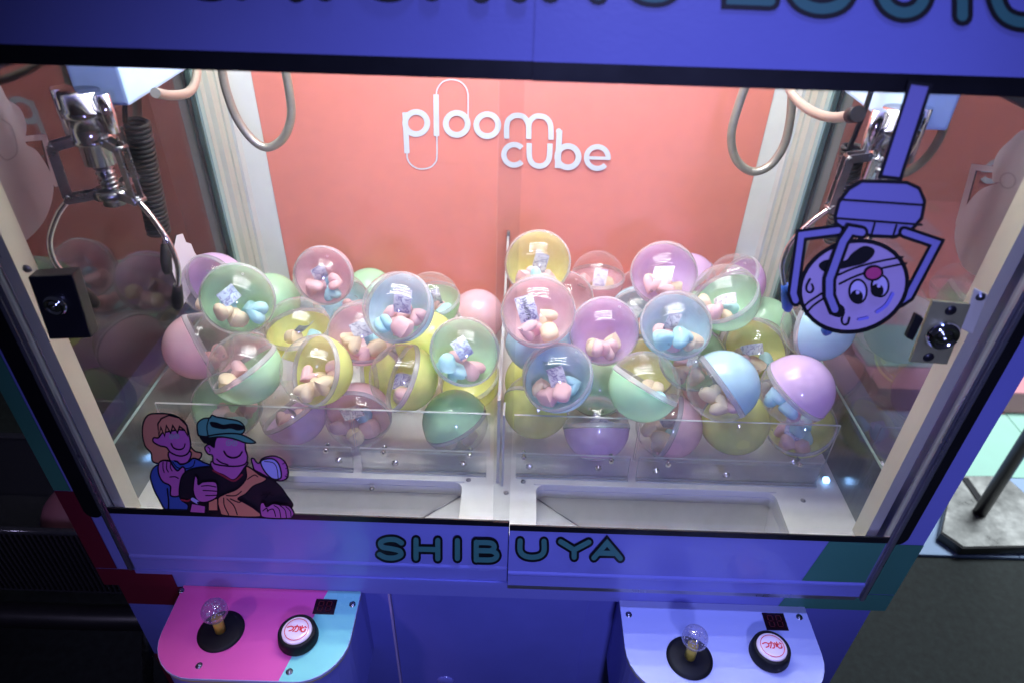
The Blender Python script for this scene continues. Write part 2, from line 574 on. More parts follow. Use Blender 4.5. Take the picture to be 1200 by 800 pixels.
def smooth_pts(pts, k=6, closed=False):
    P = [np.array(p, float) for p in pts]
    n = len(P)
    out = []
    rng = range(n) if closed else range(n - 1)
    for i in rng:
        a = P[(i - 1) % n] if closed or i > 0 else P[i]
        b = P[i]; c = P[(i + 1) % n]
        d = P[(i + 2) % n] if closed or i + 2 < n else c
        for j in range(k):
            t = j / k
            out.append(0.5 * ((2 * b) + (-a + c) * t + (2 * a - 5 * b + 4 * c - d) * t * t + (-a + 3 * b - 3 * c + d) * t ** 3))
    if not closed:
        out.append(P[-1])
    return [tuple(p) for p in out]


def ribbon2d(pts, w, closed=False, cap=True):
    """one mitred strip in 2-D -> list of polygons"""
    P = [np.array(p, float) for p in pts]
    Q = [P[0]]
    for p in P[1:]:
        if np.hypot(*(p - Q[-1])) > 1e-6 * max(w, 1e-9) + 1e-9:
            Q.append(p)
    P = Q
    n = len(P)
    if n < 2:
        return []
    h = w / 2
    L, Rr = [], []
    for i in range(n):
        if closed:
            a, c = P[(i - 1) % n], P[(i + 1) % n]
        else:
            a, c = P[max(i - 1, 0)], P[min(i + 1, n - 1)]
        d1 = P[i] - a; d2 = c - P[i]
        if np.hypot(*d1) < 1e-9: d1 = d2
        if np.hypot(*d2) < 1e-9: d2 = d1
        d1 = d1 / np.hypot(*d1); d2 = d2 / np.hypot(*d2)
        t = d1 + d2
        if np.hypot(*t) < 1e-3: t = d1
        t = t / np.hypot(*t)
        nrm = np.array([-t[1], t[0]])
        k = 1.0 / max(0.45, abs(nrm @ np.array([-d1[1], d1[0]])))
        L.append(P[i] + nrm * h * k); Rr.append(P[i] - nrm * h * k)
    polys = []
    for i in range(n if closed else n - 1):
        j = (i + 1) % n
        polys.append([L[i], L[j], Rr[j], Rr[i]])
    if cap and not closed:
        for (p, q, l, r) in ((P[0], P[1], L[0], Rr[0]), (P[-1], P[-2], L[-1], Rr[-1])):
            d = p - q; d = d / np.hypot(*d)
            nn = np.array([-d[1], d[0]])
            arc = [p + (nn * math.cos(a) + d * math.sin(a)) * h for a in np.linspace(0, math.pi, 7)]
            polys.append(arc)
    return polys


class Decal:
    """flat print: shapes given in 2-D, placed by fn(u, v, lift)"""
    def __init__(s, fn, step=0.0003):
        s.fn, s.mb, s.mats, s.layer, s.step = fn, MB(), [], 0, step

    def mi(s, m):
        if m not in s.mats: s.mats.append(m)
        return s.mats.index(m)

    def fill(s, pts, m, smooth=True, line=None, lm=None):
        p = smooth_pts(pts, 5, True) if smooth else pts
        s.layer += 1
        s.mb.poly([s.fn(q[0], q[1], s.layer * s.step) for q in p], s.mi(m))
        if line:
            s.stroke(p, line, lm, closed=True, smooth=False)

    def stroke(s, pts, w, m, closed=False, smooth=True, cap=True):
        p = smooth_pts(pts, 5, closed) if smooth and len(pts) > 2 else pts
        s.layer += 1
        for i, pl in enumerate(ribbon2d(p, w, closed, cap)):
            vs = [s.fn(q[0], q[1], s.layer * s.step + (i % 7) * s.step * 0.08) for q in pl]
            s.mb.add(vs, [tuple(range(len(vs)))], s.mi(m))

    def disc(s, c, r, m, line=None, lm=None, ry=None, rot=0):
        ry = ry or r
        pts = []
        for k in range(28):
            a = 2 * math.pi * k / 28
            x, y = r * math.cos(a), ry * math.sin(a)
            pts.append((c[0] + x * math.cos(rot) - y * math.sin(rot), c[1] + x * math.sin(rot) + y * math.cos(rot)))
        s.fill(pts, m, False, line, lm)

    def build(s, name, parent=None, origin=None):
        return s.mb.build(name, [M[m] if isinstance(m, str) else m for m in s.mats], parent, origin)


# letters as strokes in a 1 x 1 box, y down (0 top, 1 base)
GLYPH = {
    'S': [[(0.95, 0.18), (0.7, 0.02), (0.35, 0.02), (0.08, 0.18), (0.15, 0.42), (0.5, 0.5), (0.85, 0.6), (0.92, 0.82), (0.65, 0.98), (0.3, 0.98), (0.03, 0.82)]],
    'H': [[(0.05, 0), (0.05, 1)], [(0.9, 0), (0.9, 1)], [(0.05, 0.5), (0.9, 0.5)]],
    'I': [[(0.5, 0), (0.5, 1)]],
    'B': [[(0.1, 1), (0.1, 0)], [(0.1, 0.02), (0.55, 0.02), (0.72, 0.08), (0.78, 0.24), (0.72, 0.4), (0.55, 0.47), (0.1, 0.47)], [(0.1, 0.47), (0.6, 0.47), (0.8, 0.55), (0.88, 0.72), (0.8, 0.9), (0.6, 0.98), (0.1, 0.98)]],
    'U': [[(0.05, 0), (0.05, 0.6), (0.2, 0.9), (0.5, 1.0), (0.8, 0.9), (0.95, 0.6), (0.95, 0)]],
    'Y': [[(0.0, 0), (0.48, 0.52)], [(1.0, 0), (0.48, 0.52)], [(0.48, 0.52), (0.48, 1)]],
    'A': [[(0.0, 1), (0.5, 0), (1.0, 1)], [(0.2, 0.68), (0.8, 0.68)]],
    'C': [[(0.95, 0.2), (0.7, 0.03), (0.3, 0.05), (0.03, 0.35), (0.03, 0.65), (0.3, 0.95), (0.7, 0.98), (0.95, 0.8)]],
    'T': [[(0, 0.02), (1, 0.02)], [(0.5, 0.02), (0.5, 1)]],
    'N': [[(0.05, 1), (0.05, 0)], [(0.05, 0), (0.95, 1)], [(0.95, 1), (0.95, 0)]],
    'G': [[(0.95, 0.2), (0.7, 0.03), (0.3, 0.05), (0.03, 0.35), (0.03, 0.65), (0.3, 0.95), (0.7, 0.98), (0.95, 0.8), (0.95, 0.55), (0.6, 0.55)]],
    'L': [[(0.1, 0), (0.1, 0.96), (0.9, 0.96)]],
    'O': [[(0.5, 0), (0.15, 0.12), (0.0, 0.5), (0.15, 0.88), (0.5, 1), (0.85, 0.88), (1.0, 0.5), (0.85, 0.12), (0.5, 0)]],
}
SMOOTHG = set('SCGUO')


def letter(dec, ch, x, y, w, h, sw, m, shear=0.0, rise=0.0):
    """rise: dy per dx of the text line"""
    for st in GLYPH[ch]:
        pts = [(x + p[0] * w + (1 - p[1]) * h * shear, y + (p[1] - 1) * h + p[0] * w * rise) for p in st]
        if ch in SMOOTHG or (ch == 'B' and len(pts) > 2): pts = smooth_pts(pts, 5)
        dec.stroke(pts, sw, m, smooth=False)

# ------------------------------------------------------------------ the hall floor
b = MB(); b.box((-7, -4, -1.2), (7, 9, -1.0))
tag(b.build('carpet_floor', M['carpet']), kind='structure')

# ------------------------------------------------------------------ the machine
ROOT = empty('claw_machine', (0, 0.38, -1.0))
tag(ROOT, 'two-player claw crane machine in periwinkle blue with coral back panel and two joystick consoles', 'claw machine')
FZ = -0.05          # playfield
YG = 0.150          # guard plates
YBK = 0.70          # back panel


def pt(name, mb, m, parent=None, **k):
    return mb.build(name, m, parent or ROOT, **k)


# carcass
M['grey_col'] = mat('warm_grey_column', (0.22, 0.20, 0.19), 0.5, noise=0.05)
b = MB()
b.box((-0.677, 0.03, -1.0), (0.677, 0.80, -0.205))
pt('lower_cabinet', b, M['body_dark'])
b = MB(); b.box((-0.677, 0.004, -0.2045), (0.677, 0.06, -0.158))
pt('front_beam', b, M['body'])
for s in (-1, 1):
    b = MB(); b.box((s * 0.622, 0.004, -0.1575), (s * 0.677, 0.055, 1.40))
    pt('front_column', b, M['body'])
    b = MB(); b.box((s * 0.677, 0.588, -0.2045), (s * 0.605, 0.80, 1.40))
    pt('rear_column', b, M['grey_col'])
    b = MB(); b.box((s * 0.677, 0.06, -0.2045), (s * 0.612, 0.58, FZ + 0.10))
    pt('side_sill', b, M['body_dark'])
    b = MB(); b.box((s * 0.677, 0.06, 1.30), (s * 0.603, 0.58, 1.40))
    pt('side_top_rail', b, M['body'])
b = MB()
b.box((-0.70, -0.004, 0.682), (0.0284, 0.045, 1.40))
b.box((0.0285, -0.0055, 0.682), (0.70, 0.045, 1.40))
hd = pt('header_panel', b, M['body'])
b = MB()
b.box((-0.70, -0.0030, 0.6635), (0.0284, 0.040, 0.6815))
b.box((0.0285, -0.0045, 0.6635), (0.70, 0.040, 0.6815))
pt('header_lip', b, M['black'])
b = MB(); b.box((-0.60, 0.05, 1.305), (0.60, 0.80, 1.34)); pt('ceiling_board', b, M['ceiling'])
b = MB(); b.box((-0.677, 0.05, 1.345), (0.677, 0.80, 1.40)); pt('roof', b, M['body_dark'])
for s in (-1, 1):   # white lining above the window band
    b = MB(); b.box((s * 0.602, 0.05, 0.80), (s * 0.598, 0.69, 1.30)); pt('upper_lining', b, M['ceiling'])
for yy in (0.07, 0.235, 0.40, 0.55):
    b = MB(); b.bevbox((-0.50, yy - 0.014, 1.210), (0.50, yy + 0.014, 1.240), 0.004)
    ho = pt('light_batten', b, M['ceiling'])
    b = MB(); b.tube([(-0.47, yy, 1.200), (0.47, yy, 1.200)], 0.0095, 12)
    b.build('led_tube', M['led'], ho)

# added fill lamp out of sight behind the header, lifts the capsule fronts
b = MB(); b.bevbox((-0.52, 0.052, 0.86), (0.52, 0.090, 0.885), 0.004); ho = pt('front_fill_lamp', b, M['ceiling'])
M['fill_lamp_face'] = mat('fill_lamp_face', (1, 1, 1), 0.5, emit=(1.0, 0.99, 0.96), es=16.0)
b = MB(); b.box((-0.50, 0.056, 0.856), (0.50, 0.086, 0.8595)); b.build('fill_lamp_face', M['fill_lamp_face'], ho)

# header lettering (only its lower edge is in the picture)
d = Decal(lambda u, v, l: on_y(-0.0057 - l, u, v), 0.00001)
HL = [('C', 215, 56, 1), ('A', 283, 64, 1), ('T', 352, 58, 1), ('C', 424, 56, 2), ('H', 503, 68, 2), ('I', 584, 50, 3), ('N', 642, 62, 4),
      ('G', 732, 62, 8), ('L', 852, 56, 14), ('O', 926, 72, 21), ('U', 1029, 60, 26), ('I', 1106, 44, 30), ('O', 1166, 66, 37)]
for ch, x, w, by in HL:
    for sw, m in ((25, 'ink'), (12.5, 'text_teal')):
        letter(d, ch, x, by - 12, w, 74, sw, m, rise=0.04)
d.build('header_lettering', ROOT)

# back panel and logo
b = MB(); b.box((-0.519, YBK, FZ), (0.519, YBK + 0.012, 1.30))
back = pt('back_panel', b, M['coral'])
d = Decal(lambda u, v, l: on_y(YBK - 0.0012 - l, 430 + u * 0.25, 80 + v * 0.25), 0.0002)
def circ(c, r, a0=0, a1=360, n=30):
    return [(c[0] + r * math.cos(R_(a)), c[1] + r * math.sin(R_(a))) for a in np.linspace(a0, a1, n)]
def ring(c, r, w): d.stroke(circ(c, r)[:-1], w, 'white_print', closed=True, smooth=False)
def st(p, w, sm=True, cap=False): d.stroke(p, w, 'white_print', smooth=sm, cap=cap)
st([(178, 208), (188, 400)], 25, False); ring((231, 258), 52, 27)
st([(188, 396), (190, 425), (206, 452), (235, 470), (264, 473), (298, 465), (321, 442), (328, 415), (328, 312)], 6.5)
st([(324, 124), (326, 319)], 26, False)
st([(325, 128), (330, 98), (352, 68), (380, 56), (405, 55), (437, 64), (462, 88), (473, 118), (474, 150), (474, 245)], 6.5)
ring((421, 262), 51.5, 27); ring((564, 268), 51.5, 27)
st([(655, 331), (655, 275), (663, 245), (685, 226), (707, 222), (732, 228), (750, 248), (758, 275), (758, 333)], 25)
st([(758, 290), (762, 255), (782, 231), (808, 225), (836, 232), (855, 252), (862, 280), (863, 336)], 25)
st(circ((690, 407), 48, -42, -318), 25, False)
st([(761, 352), (761, 408), (768, 436), (785, 454), (808, 460), (832, 454), (849, 435), (856, 408), (858, 354)], 25)
st([(903, 292), (894, 469)], 27, False); d.disc((899, 296), 13, 'white_print')
ring((942, 416), 50, 27)
st(circ((1080, 420), 51, 4, -318), 24, False); st([(1040, 421), (1142, 424)], 15, False)
d.build('logo_lettering', ROOT)

# rear corner posts
for s in (-1, 1):
    def q(pts): return [(s * x, y) for x, y in pts]
    b = MB(); b.prism(q([(0.600, 0.590), (0.592, 0.590), (0.5915, 0.594), (0.600, 0.594)]), FZ, 1.30); pt('dark_gasket', b, M['gasket'])
    b = MB(); b.prism(q([(0.600, 0.5945), (0.587, 0.5945), (0.584, 0.604), (0.600, 0.604)]), FZ, 1.30); pt('green_gasket', b, M['gasket2'])
    b = MB()
    b.prism(q([(0.604, 0.6045), (0.5835, 0.6045), (0.581, 0.616), (0.572, 0.620), (0.5695, 0.640), (0.5655, 0.6405), (0.563, 0.655), (0.604, 0.655)]), FZ, 1.30)
    pt('corner_post', b, M['post'])
    b = MB()
    b.prism(q([(0.5625, 0.6555), (0.5575, 0.656), (0.5545, 0.672), (0.5195, 0.7015), (0.60, 0.7015), (0.60, 0.6555)]), FZ, 1.30)
    pt('corner_panel', b, M['post2'])

# playfield with its two prize openings
def rrect(x0, x1, y0, y1, r, n=5):
    out = []
    for cx, cy, a0 in ((x1 - r, y1 - r, 0), (x0 + r, y1 - r, 90), (x0 + r, y0 + r, 180), (x1 - r, y0 + r, 270)):
        for k in range(n):
            a = R_(a0 + 90 * k / (n - 1))
            out.append((cx + r * math.cos(a), cy + r * math.sin(a)))
    return out


CH = [(-0.475, -0.062), (0.066, 0.482)]
holes = [rrect(x0, x1, 0.018, 0.124, 0.014) for x0, x1 in CH]
outer = [(-0.606, 0.0135), (0.606, 0.0135), (0.606, YBK), (-0.606, YBK)]
b = MB()
loops = [[Vector((x, y, FZ)) for x, y in l] for l in [outer] + holes]
tris = tessellate_polygon(loops)
allv = [v for l in loops for v in l]
b.add(allv, [tuple(t) for t in tris])
lo = [Vector((v.x, v.y, FZ - 0.012)) for v in allv]
b.add(lo, [tuple(t) for t in tris])
for l in loops:
    n = len(l)
    b.add(list(l) + [Vector((v.x, v.y, FZ - 0.012)) for v in l], [(i, (i + 1) % n, n + (i + 1) % n, n + i) for i in range(n)])
pt('playfield', b, M['white'])
for (x0, x1), h in zip(CH, holes):
    b = MB()
    n = len(h)
    b.add([(x, y, FZ - 0.0125) for x, y in h] + [(x, y, FZ - 0.030) for x, y in h], [(i, (i + 1) % n, n + (i + 1) % n, n + i) for i in range(n)])
    w = x1 - x0
    s = 1 if x0 > 0 else -1
    inn = (x0 + 0.125, x1 - 0.014) if s > 0 else (x0 + 0.014, x1 - 0.125)
    top = [(x0, 0.124), (x1, 0.124), (x1, 0.018), (x0, 0.018)]
    low = [(inn[0], 0.080), (inn[1], 0.080), (inn[1], 0.030), (inn[0], 0.030)]
    z1, z2 = FZ - 0.0305, FZ - 0.095
    b.add([(x, y, z1) for x, y in top] + [(x, y, z2) for x, y in low], [(i, (i + 1) % 4, 4 + (i + 1) % 4, 4 + i) for i in range(4)])
    b.add([(x, y, z2) for x, y in low] + [(x, y, z2 - 0.08) for x, y in low], [(0, 1, 5, 4), (1, 2, 6, 5), (2, 3, 7, 6), (3, 0, 4, 7), (4, 5, 6, 7)])
    ch_ = pt('prize_chute', b, M['white2'])
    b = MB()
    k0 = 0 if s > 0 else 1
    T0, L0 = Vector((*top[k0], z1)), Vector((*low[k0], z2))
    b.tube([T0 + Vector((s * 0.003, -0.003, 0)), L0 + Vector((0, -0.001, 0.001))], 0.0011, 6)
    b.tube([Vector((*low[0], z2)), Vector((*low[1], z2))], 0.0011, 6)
    b.build('chute_crease_line', M['steel'], ch_)  # thin dark tubes added along the funnel creases to deepen their shading
    b = MB()
    b.bevbox((x0 - 0.004, 0.1243, FZ - 0.010), (x1 + 0.004, 0.1275, FZ + 0.0022), 0.001)
    b.build('chute_lip', M['white'], ch_)

# reflective side strips at the foot of the side glass
for s in (-1, 1):
    b = MB(); b.box((s * 0.6005, 0.047, FZ + 0.001), (s * 0.606, 0.585, 0.078)); pt('side_strip', b, M['side'])
    b = MB(); b.box((s * 0.599, 0.047, 0.0785), (s * 0.608, 0.585, 0.083)); pt('side_strip_cap', b, M['gasket2'])
    b = MB(); b.box((s * 0.600, 0.060, 0.0835), (s * 0.6045, 0.585, 0.80)); pt('side_glass', b, M['pane_left'] if s < 0 else M['pane_right'])
    b = MB(); b.bevbox((s * 0.575, 0.147, FZ + 0.003), (s * 0.585, 0.157, FZ + 0.012), 0.002); pt('blue_led', b, M['led_blue'])

# acrylic guards, divider, bolts
def sheet(a, bb, face_axis, name='guard_plate'):
    """thin acrylic sheet; its narrow faces use the edge material"""
    m = MB(); m.box(a, bb)
    d3 = [abs(a[i] - bb[i]) for i in range(3)]
    o = pt(name, m, [M['acrylic'], M['acrylic_edge']])
    for p in o.data.polygons:
        if abs(p.normal[face_axis]) < 0.5: p.material_index = 1
    return o


gx = [(-0.574, -0.2500), (-0.2470, -0.016), (0.024, 0.2335), (0.2365, 0.566)]
for x0, x1 in gx:
    sheet((x0, YG, -0.010), (x1, YG + 0.004, 0.0870), 1, 'guard_plate')
    sheet((x0 + 0.006, YG - 0.0050, FZ + 0.001), (x1 - 0.006, YG - 0.0012, 0.0035), 1, 'guard_bracket')
    sheet((x0 + 0.006, YG - 0.0125, FZ + 0.001), (x1 - 0.006, YG - 0.0052, FZ + 0.0045), 2, 'guard_foot')
sheet((-0.0035, 0.125, FZ + 0.001), (0.0015, 0.692, 0.140), 0, 'divider_sheet')
sheet((0.0055, 0.118, FZ + 0.001), (0.0090, 0.150, 0.115), 0, 'divider_bracket')
b = MB(); b.bevbox((-0.0045, 0.690, FZ), (0.0025, 0.6985, 0.150), 0.001); pt('divider_clip', b, M['alu'])


def bolt(p, r=0.0042, h=0.004, up=(0, 0, 1), name='bolt', parent=None, m='chrome'):
    b = MB()
    b.lathe([(0, h), (r * 0.55, h), (r * 0.62, h * 0.4), (r * 0.8, h * 0.95), (r, h * 0.55), (r * 1.05, 0), (r * 1.5, 0), (r * 1.5, -0.0008)], p, up, 16)
    return b.build(name, M[m], parent or ROOT)


for px, py in ((397, 539), (463, 542), (543, 542.5), (620, 546), (701, 548), (769, 551), (851, 556), (930, 541)):
    p = on_y(YG - 0.0052, px, py)
    bolt((p.x, YG - 0.0056, p.z), up=(0, -1, 0))
for gp in ((252, 530), (383, 524), (450, 527), (551, 530), (614, 533), (716, 536), (782, 540), (936, 541)):
    p = on_y(YG, *gp)
    b = MB()
    b.tube([(p.x, YG - 0.012, p.z), (p.x, YG + 0.009, p.z)], 0.0026, 12)
    b.tube([(p.x, YG - 0.0095, p.z), (p.x, YG - 0.0056, p.z)], 0.0050, 6)
    b.tube([(p.x, YG + 0.0045, p.z), (p.x, YG + 0.0080, p.z)], 0.0050, 6)
    pt('guard_bolt', b, M['chrome'])
for px, py in ((549, 562), (613, 564), (593, 577), (941, 586), (436, 572)):
    p = on_z(FZ, px, py)
    bolt((p.x, p.y, FZ + 0.001), 0.0030, 0.0016, m='steel', name='screw')

# ------------------------------------------------------------------ sliding doors
def door(s):
    x0, x1 = (-0.6045, 0.0215) if s < 0 else (-0.0060, 0.6045)
    y0 = 0.0 if s < 0 else -0.012
    rx0, rx1 = (-0.6045, 0.0215) if s < 0 else (0.0220, 0.6045)
    zt = 0.0 if s < 0 else 0.006
    prof = [(y0 - 0.0005, zt), (y0 - 0.0005, -0.111 + zt), (y0 - 0.0024, -0.1145 + zt), (y0 - 0.0028, -0.118 + zt), (y0 - 0.0016, -0.122 + zt),
            (y0 - 0.0016, -0.148 + zt), (y0 + 0.012, -0.148 + zt), (y0 + 0.012, -0.022 + zt), (y0 + 0.0006, zt)]
    b = MB(); b.extr_x(prof, rx0, rx1)
    dr = pt('sliding_door', b, M['body'])
    # black printed line along the top of the rail
    b = MB(); b.box((rx0, y0 - 0.0012, -0.0095 + zt), (rx1, y0 - 0.0008, 0.0005 + zt)); b.box((rx0, y0 - 0.0012, 0.0006 + zt), (rx1, y0 + 0.0012, 0.0030 + zt)); b.build('black_border', M['black'], dr)
    b = MB(); b.box((x0 + 0.002, y0 + 0.004, 0.0018 + zt), (x1 - 0.0005, y0 + 0.0085, 0.663))
    g = b.build('glass', [M['glass'], M['acrylic_edge']], dr)
    for p in g.data.polygons:
        if abs(p.normal[0]) > 0.5: p.material_index = 1
    # outer stile
    xs = s * 0.6045
    b = MB(); b.box((xs, y0 + 0.001, -0.150), (s * 0.6095, y0 + 0.013, 0.663)); b.build('stile_groove', M['alu'], dr)
    b = MB(); b.box((s * 0.610, y0 - 0.003, -0.152), (s * 0.6155, y0 + 0.013, 0.663)); b.build('stile_edge', M['alu'], dr)
    b = MB(); b.box((s * 0.6158, y0 - 0.001, -0.152), (s * 0.6185, y0 + 0.013, 0.663)); b.build('stile_lip', M['steel'], dr)
    return dr


DL, DR = door(-1), door(1)
for s in (-1, 1):
    b = MB()
    b.box((s * 0.5865, 0.0135, -0.046), (s * 0.6035, 0.046, 0.80)); pt('cream_stile', b, M['cream'])
    # black print round the window
    b = MB(); b.box((s * 0.619, 0.0010, -0.012), (s * 0.6455, 0.0035, 0.67)); pt('black_border', b, M['black'])
    d = Decal(lambda u, v, l: Vector((u, 0.0024 - l, v)))
    d.disc((s * 0.6325, -0.012), 0.013, 'black')
    d.build('border_corner', ROOT)
# track under the right door
b = MB(); b.box((0.022, -0.010, -0.1565), (0.6045, 0.004, -0.1445)); pt('door_track', b, M['alu'])
b = MB(); b.box((-0.6045, -0.0045, -0.1575), (0.0215, 0.004, -0.1495)); pt('door_track', b, M['body'])

# SHIBUYA on the rails
SB = [('S', 444, 28, 653, 22), ('H', 486, 30, 653.5, 21.5), ('I', 524, 24, 653.5, 21), ('B', 555, 31, 655.5, 21),
      ('U', 608, 31, 652, 19), ('Y', 657, 33, 652, 18), ('A', 696, 31, 653, 18)]
for dr, y0, let in ((DL, -0.0008, SB[:4]), (DR, -0.0128, SB[4:])):
    d = Decal(lambda u, v, l, y0=y0: on_y(y0 - l, u, v))
    for ch, x, w, by, h in let:
        for sw, m in ((11.6, 'ink'), (6.0, 'text_teal')):
            letter(d, ch, x, by, w, h, sw, m, rise=0.02)
    d.build('rail_lettering', dr)

# colour-block print on the front
for yy, m, p in ((0.0032, 'teal', [(-0.677, 0.62), (-0.651, 0.62), (-0.651, 0.035), (-0.677, 0.035)]),
                 (0.0032, 'maroon', [(-0.677, 0.034), (-0.640, 0.034), (-0.640, -0.157), (-0.677, -0.157)]),
                 (0.0032, 'maroon', [(-0.677, -0.1585), (-0.55, -0.1585), (-0.55, -0.204), (-0.677, -0.204)]),
                 (0.0032, 'teal', [(0.50, -0.1585), (0.677, -0.1585), (0.677, -0.204), (0.49, -0.204)]),
                 (0.0032, 'teal', [(0.6205, -0.026), (0.677, -0.026), (0.677, -0.157), (0.6205, -0.157)]),
                 (-0.0129, 'teal', [(0.515, -0.004), (0.603, -0.004), (0.603, -0.104), (0.500, -0.104)]),
                 (0.0295, 'maroon', [(-0.677, -0.21), (-0.53, -0.21), (-0.53, -0.30), (-0.677, -0.30)]),
                 (0.0295, 'maroon', [(-0.677, -0.47), (-0.60, -0.47), (-0.60, -0.62), (-0.677, -0.62)])):
    d = Decal(lambda u, v, l, yy=yy: Vector((u, yy - l, v)))
    d.fill(p, m, False)
    d.build('colour_block_print', ROOT)

M['rim_lilac'] = mat('pale_lilac_edge', (0.55, 0.42, 0.62), 0.35)
# service hatch between the consoles
b = MB(); b.bevbox((-0.185, 0.0235, -0.60), (0.168, 0.0295, -0.225), 0.0015)
ht = pt('service_hatch', b, M['body_dark'])
b = MB(); b.bevbox((-0.1895, 0.017, -0.60), (-0.1855, 0.0293, -0.2215), 0.0012); b.build('hatch_rim', M['rim_lilac'], ht)
b = MB(); b.bevbox((-0.1852, 0.019, -0.2248), (0.168, 0.0293, -0.2215), 0.0012); b.build('hatch_rim', M['rim_lilac'], ht)
p = on_y(0.0235, 522, 797)
b = MB(); b.lathe([(0.0, 0.003), (0.014, 0.003), (0.0165, 0.0015), (0.0175, 0.0)], (p.x, 0.0234, p.z), (0, -1, 0), 28)
b.build('hatch_lock', M['body'], ht)

# door locks
def quad_plate(pxs, yb, yf, r=0.001):
    q4 = [on_y(yf, *p_) for p_ in pxs]
    bm = bmesh.new()
    fr = [bm.verts.new((v.x, yf, v.z)) for v in q4]; bk_ = [bm.verts.new((v.x, yb, v.z)) for v in q4]
    bm.faces.new(fr); bm.faces.new(list(reversed(bk_)))
    for i in range(4): bm.faces.new((fr[i], bk_[i], bk_[(i + 1) % 4], fr[(i + 1) % 4]))
    bmesh.ops.recalc_face_normals(bm, faces=bm.faces)
    bmesh.ops.bevel(bm, geom=bm.edges[:], offset=r, segments=2, profile=0.6, affect='EDGES')
    m = MB(); m.bm(bm); return m


CYL = [(0.0195, 0), (0.0195, 0.004), (0.0165, 0.010), (0.0135, 0.0115), (0.0125, 0.0085), (0.009, 0.0085), (0.0085, 0.0105), (0.0035, 0.0105), (0.0, 0.007)]
lk = quad_plate([(32, 325), (84, 322), (107, 396), (58, 398)], -0.003, -0.022, 0.002).build('lock_box', M['dark'], DL)
p = on_y(-0.022, 66, 357)
b = MB(); b.lathe([(r_ * 0.72, h_ * 0.6) for r_, h_ in CYL], (p.x, -0.022, p.z), (0, -1, 0), 28); b.build('lock_cylinder', M['chrome'], lk)
lk = quad_plate([(1093, 353), (1138, 357), (1110, 427), (1066, 424)], -0.0135, -0.018).build('lock_plate', M['brass'], DR)
p = on_y(-0.018, 1103, 391)
b = MB(); b.lathe(CYL, (p.x, -0.018, p.z), (0, -1, 0), 32); b.build('lock_cylinder', M['chrome'], lk)
for pq in ((1114, 364), (1088, 418)):
    p = on_y(-0.018, *pq)
    b = MB(); b.lathe([(0.0065, 0), (0.006, 0.0015), (0.0, 0.0018)], (p.x, -0.018, p.z), (0, -1, 0), 16)
    b.build('lock_screw', M['dark'], lk)
quad_plate([(1074, 369), (1083, 374), (1070, 400), (1062, 396)], -0.0135, -0.021, 0.0015).build('lock_bolt', M['rubber'], lk)
quad_plate([(1142, 338), (1158, 346), (1140, 392), (1126, 386)], -0.0135, -0.0175, 0.0015).build('latch_bracket', M['cream'], lk)
p = on_y(-0.0176, 1149, 348)
b = MB(); b.lathe([(0.0, 0.003), (0.004, 0.0028), (0.0055, 0)], (p.x, -0.0176, p.z), (0, -1, 0), 16); b.build('rivet', M['steel'], lk)
p = on_y(0.0132, 32, 315)
b = MB(); b.lathe([(0.0, 0.003), (0.004, 0.0028), (0.0055, 0)], (p.x, 0.0132, p.z), (0, -1, 0), 16); b.build('rivet', M['steel'], DL)

# ------------------------------------------------------------------ consoles
def console(x0, x1, white):
    zt = -0.20
    def outline(ins, y_back=0.0035, yf=-0.158, r=0.075):
        a, c = x0 + ins, x1 - ins
        pts = [(c, y_back)]
        for k in range(9):
            t = R_(90 * k / 8); pts.append((c - r + r * math.cos(t), yf + ins + r - r * math.sin(t)))
        for k in range(9):
            t = R_(90 + 90 * k / 8); pts.append((a + r + r * math.cos(t), yf + ins + r - r * math.sin(t)))
        pts.append((a, y_back))
        return pts
    b = MB(); b.prism(outline(0.003, 0.0295), -0.42, zt - 0.0105)
    box = pt('console', b, M['body'])
    b = MB(); b.prism(outline(0.0005), zt - 0.010, zt - 0.006); b.build('yellow_band', M['yellow_edge'], box)
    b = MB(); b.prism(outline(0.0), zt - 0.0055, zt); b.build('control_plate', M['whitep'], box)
    d = Decal(lambda u, v, l: Vector((u, v, zt + l)))
    if not white:
        o = outline(0.0006)
        cut = lambda y: -0.2885 + (y - 0.0) * 0.24
        # split the outline by the slanted line
        lefts = [p for p in o if p[0] < cut(p[1])]
        rights = [p for p in o if p[0] >= cut(p[1])]
        yb, yf = 0.0029, -0.1568
        top, bot = (cut(yb), yb), (cut(yf), yf)
        d.fill([top] + [p for p in rights] + [bot], 'cyanp', False)
        d.fill([bot] + [p for p in lefts] + [top], 'pinkp', False)
        d.build('panel_print', box)
    return box


CL = console(-0.5385, -0.2305, False)
CR = console(0.2165, 0.5365, True)
ZT = -0.1985


